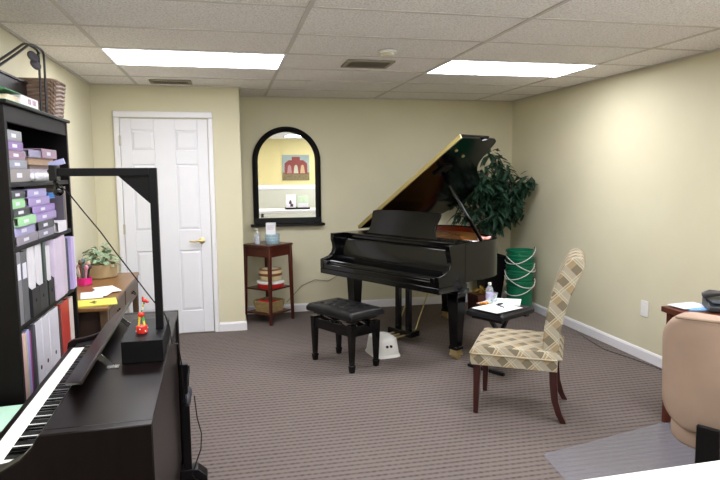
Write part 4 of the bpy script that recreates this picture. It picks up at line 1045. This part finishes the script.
# headphones on a hook
t = thing('headphones', 'black headphones hanging from a hook on the back of the digital piano', 'headphones', (-.222, 3.00, .60))
MB().tube([(-.0, -.05, -.10), (.004, -.055, -.04), (.01, -.035, .01), (.012, 0, .028), (.01, .035, .01), (.004, .055, -.04), (0, .05, -.10)], .006, 8).build('headband', M['black_satin'], t, smooth=True)
for s_ in (-1, 1): MB().sph((.004, s_*.05, -.12), .034, (.5, .8, 1)).build('ear_cup', mat('grey_black', '3a3a40', .5), t, smooth=True)
MB().tube([(.03, .05, -.14), (.04, .04, -.25), (.06, .02, -.33), (.055, 0, -.40), (.03, -.03, -.46), (.01, -.02, -.52), (.02, .03, -.57), (.04, .06, -.593)], .003, 6).build('cord', M['black_satin'], t, smooth=True)

# black stool with music between bookcase and piano
t = thing('music_stool', 'black stool piled with music between the bookcase and the piano keys', 'stool', (-1.0, 2.50, 0))
MB().b2(-.17, .17, -.26, .26, .44, .50).build('seat', M['leather'], t, bevel=.015)
for a in (-1, 1):
    for b in (-1, 1): MB().bar((a*.145, b*.235, .44), (a*.145, b*.235, 0), .035, .035, .026, .026).build('leg', M['black_satin'], t, bevel=.003)
for i, (c_, l_) in enumerate((('4b4650', 'dark patterned music book lowest on the black stool'), ('8c8798', 'grey music book in the middle of the pile on the black stool'), ('b49a6b', 'tan music book just under the mint sheet'))):
    stack_item('music_book', l_, 'book', 2.36+.02*i, 2.66+.02*i, .501+.03*i, .530+.03*i, c_, .24, xf=-.86-.01*i)
sheet('mint_sheet', rect(.21, .28), 'mint green sheet of paper topmost on the black stool', 'paper', mat('mint_paper2', 'b9e0cc', .7, var=.03), loc=(-.945, 2.60, .592), rotz=R(6))

# ------------------------------------------------------------------ right side: desk, office chair, mat
od = thing('office_desk', 'cherry-brown desk along the right wall behind the tan chair', 'desk', (2.97, 2.40, 0))
MB().b2(-.37, .365, -.80, .79, .70, .735).build('desk_top', M['desk_red'], od, bevel=.004)
MB().b2(-.35, .345, .735, .765, 0, .70).build('end_panel', M['desk_red'], od, bevel=.003)
MB().b2(-.35, .345, -.775, -.745, 0, .70).build('end_panel', M['desk_red'], od, bevel=.003)
MB().b2(.30, .318, -.745, .735, .2, .70).build('modesty_panel', M['desk_red'], od)
sheet('blue_folder', rect(.17, .24), 'light blue folder on the cherry desk beside the telephone', 'folder', mat('light_blue', '79b3e6', .5), loc=(2.80, 3.09, .736), th=.006, rotz=R(80))
sheet('white_papers', rect(.13, .20), 'white papers on the far corner of the cherry desk', 'papers', M['paper'], loc=(2.735, 3.12, .743), th=.004, rotz=R(95))
ph = thing('telephone', 'black desk telephone with its handset raised, on the cherry desk', 'telephone', (2.885, 2.975, .743), R(60))
MB().prism([(-.10, 0), (.10, 0), (.10, .065), (.06, .07), (-.10, .03)], -.10, .12, 'y').build('base', mat('phone_black', '1c2026', .4), ph, bevel=.006)
MB().rings([((.02, .13-.01*0, .075), .022), ((.0, .10, .092), .024), ((-.01, .06, .098), .016), ((-.01, -.02, .10), .015), ((-.0, -.06, .094), .024), ((.02, -.085, .078), .022)], 12).build('handset', mat('phone_grey', '3d3b3a', .4), ph, smooth=True)
MB().b2(-.07, .05, .02, .10, .045, .056).build('keypad', mat('phone_keys', '4a4f58', .5), ph, bevel=.002)
q = MB().sph((0, 0, .035), .07, (1.2, 1.4, .75)); tag(q.build('black_pouch', mat('navy_cloth', '171c2a', .8), smooth=True, loc=(2.90, 2.74, .752)), 'dark navy cloth pouch beside the telephone on the cherry desk', 'pouch')

oc = thing('office_chair', 'tan suede office chair with rounded back, cut by the right edge', 'office chair', (2.245, 2.18, 0), R(31))
# local: faces +x, back panel at -x
def rounded_slab(w, h, th, r, cx, cz, lean, name, m, par, curve=.05, axis='back', bev=.02):
    P = []
    for sx, sz, a0 in ((1, 1, 0), (-1, 1, 90), (-1, -1, 180), (1, -1, 270)):
        for k_ in range(9):
            a = R(a0+90*k_/8); P.append((sx*(w/2-r)+r*math.cos(a), sz*(h/2-r)+r*math.sin(a)))
    bm = bmesh.new(); layers = []
    n = len(P)
    for off, sc in ((-.5, .90), (-.46, .955), (-.34, .99), (0, 1.0), (.34, .99), (.46, .955), (.5, .90)):
        layers.append([bm.verts.new((off*th, p[0]*sc if abs(sc-1) < .2 else p[0], p[1]*(1-(1-sc)*w/h))) for p in P])
    for a in range(len(layers)-1):
        for i in range(n): bm.faces.new((layers[a][i], layers[a][(i+1) % n], layers[a+1][(i+1) % n], layers[a+1][i]))
    # grids on both ends
    for Lr, sg in ((layers[0], -1), (layers[-1], 1)):
        prev_ = Lr
        for s_ in (.75, .5, .25):
            cur = [bm.verts.new((v.co.x+sg*.012*(1-s_), v.co.y*s_, v.co.z*s_)) for v in Lr]
            for i in range(n): bm.faces.new((prev_[i], prev_[(i+1) % n], cur[(i+1) % n], cur[i]))
            prev_ = cur
        bm.faces.new(prev_)
    for v in bm.verts:
        v.co.x += curve*(v.co.y/(w/2))**2
        if axis == 'seat':
            v.co = Vector((v.co.z, v.co.y, v.co.x - curve*(v.co.y/(w/2))**2))
        v.co = Matrix.Rotation(R(lean), 3, 'Y') @ v.co
        v.co += Vector((cx, 0, cz))
    q = MB(); q.bm.free(); q.bm = bm
    return q.build(name, m, par, smooth=True)
rounded_slab(.56, .53, .10, .13, -.27, .695, -6, 'backrest', M['suede'], oc)
rounded_slab(.56, .52, .12, .16, .02, .40, 0, 'seat_cushion', M['suede'], oc, curve=0, axis='seat')
MB().tube([(-.345, y_, z_) for y_, z_ in ((-.20, .948), (0, .955), (.20, .948))], .006, 6).build('piping', mat('suede_seam', '8f7a66', .8), oc, smooth=True)
MB().bar((-.33, .055, .50), (-.325, .055, .31), .09, .02, up=(1, 0, 0)).b2(-.335, .05, .01, .10, .295, .33).build('back_bracket', M['black_satin'], oc, bevel=.004)
MB().cyl((.02, 0, .09), (.02, 0, .34), .028, n=16).build('gas_column', M['black_metal'], oc, smooth=True)
for k_ in range(5):
    a = 2*PI*k_/5+.4; cxx, cyy = math.cos(a), math.sin(a)
    o = MB().bar((.02, 0, .10), (.02+.27*cxx, .27*cyy, .075), .05, .035, .035, .025).build('base_arm', M['black_satin'], oc, bevel=.005)
    MB().cyl((.02+.27*cxx-.02*cyy, .27*cyy+.02*cxx, .030), (.02+.27*cxx+.02*cyy, .27*cyy-.02*cxx, .030), .028, n=16).cyl((.02+.27*cxx, .27*cyy, .03), (.02+.27*cxx, .27*cyy, .07), .008, n=8).build('caster', M['black_satin'], o, smooth=True)
# chair mat
def mat_plastic():
    m = bpy.data.materials.new('vinyl_mat'); m.use_nodes = True; b = m.node_tree.nodes['Principled BSDF']
    b.inputs['Base Color'].default_value = srgb('9a98a0'); b.inputs['Alpha'].default_value = .34; b.inputs['Roughness'].default_value = .28
    return m
tag(MB().prism([(1.665, 2.90), (1.685, 2.925), (3.10, 3.25), (3.30, 3.22), (3.27, 1.75), (1.62, 1.70), (1.60, 2.30)], .002, .006).build('chair_mat', mat_plastic(), bevel=.001), 'translucent grey plastic chair mat on the carpet under the tan chair', 'chair mat')

# ------------------------------------------------------------------ white table next to the camera
wt = thing('white_table', 'white table at the bottom right corner, nearest the camera', 'table', (1.55, .915, 0), R(1.3))
MB().b2(-.97, .95, -.36, .36, .760, .82).build('table_top', M['white_plastic'], wt, bevel=.006)
for a in (-1, 1):
    MB().b2(a*.85-.02, a*.85+.02, -.30, .30, .73, .76).build('leg_rail', M['black_metal'], wt)
    for b in (-1, 1): MB().bar((a*.85, b*.29, .74), (a*.85, b*.29, 0), .035).build('leg', M['black_metal'], wt)
t = thing('document_tray', 'flat black tray on the white table carrying two cartons', 'tray', (1.43, .86, .821))
MB().b2(-.25, .25, -.13, .13, 0, .008).b2(-.25, .25, -.13, -.12, .008, .035).b2(-.25, .25, .12, .13, .008, .035).b2(-.25, -.24, -.12, .12, .008, .035).b2(.24, .25, -.12, .12, .008, .035).build('tray_body', M['black_satin'], t, bevel=.002)
t = thing('carton', 'white carton with a dark seated figure, seen in the mirror', 'carton', (1.30, .86, .830))
MB().b2(-.10, .10, -.04, .04, 0, .29).build('carton_body', M['paper'], t, bevel=.002)
MB().b2(-.02, .04, .040, .0415, .04, .10).b2(-.045, .01, .040, .0415, .10, .15).b2(-.03, .0, .040, .0415, .15, .175).build('printed_figure', mat('figure_ink', '4a2f33', .6), t)
t = thing('carton', 'green and white carton beside the other one, seen in the mirror', 'carton', (1.55, .86, .830))
MB().b2(-.11, .11, -.04, .04, 0, .26).build('carton_body', mat('mint_carton', 'cfe3c4', .6, var=.15, scale=12), t, bevel=.002)
MB().b2(-.105, .105, .040, .0412, .02, .11).build('printed_band', M['paper'], t)
# picture on the rear wall (plain folk-art style barn)
t = thing('wall_picture', 'square painting of a red barn on the rear wall, seen in the mirror', 'picture', (1.68, YB, 1.70))
MB().b2(-.33, .33, 0, .02, -.31, .31).build('canvas', mat('painting_sky', '84938c', .7, var=.15, scale=6), t)
MB().b2(-.33, .33, .02, .022, -.31, -.12).build('painted_field', mat('painting_field', '6b5e3a', .7, var=.35, scale=22), t)
MB().prism([(-.28, -.16), (.28, -.16), (.28, .10), (.18, .18), (.10, .18), (.10, .26), (-.10, .26), (-.10, .18), (-.18, .18), (-.28, .10)], .022, .024, 'y').build('painted_barn', mat('painting_barn', '743027', .7, var=.2, scale=18), t)
for x_, c_ in ((-.16, '94706c'), (0, 'a8a58c'), (.16, 'ab9068')):
    MB().prism([(x_-.06, -.14), (x_+.06, -.14), (x_+.035, .04), (x_, .07), (x_-.035, .04)], .024, .026, 'y').build('painted_figure', mat('fig_'+c_, c_, .7), t)
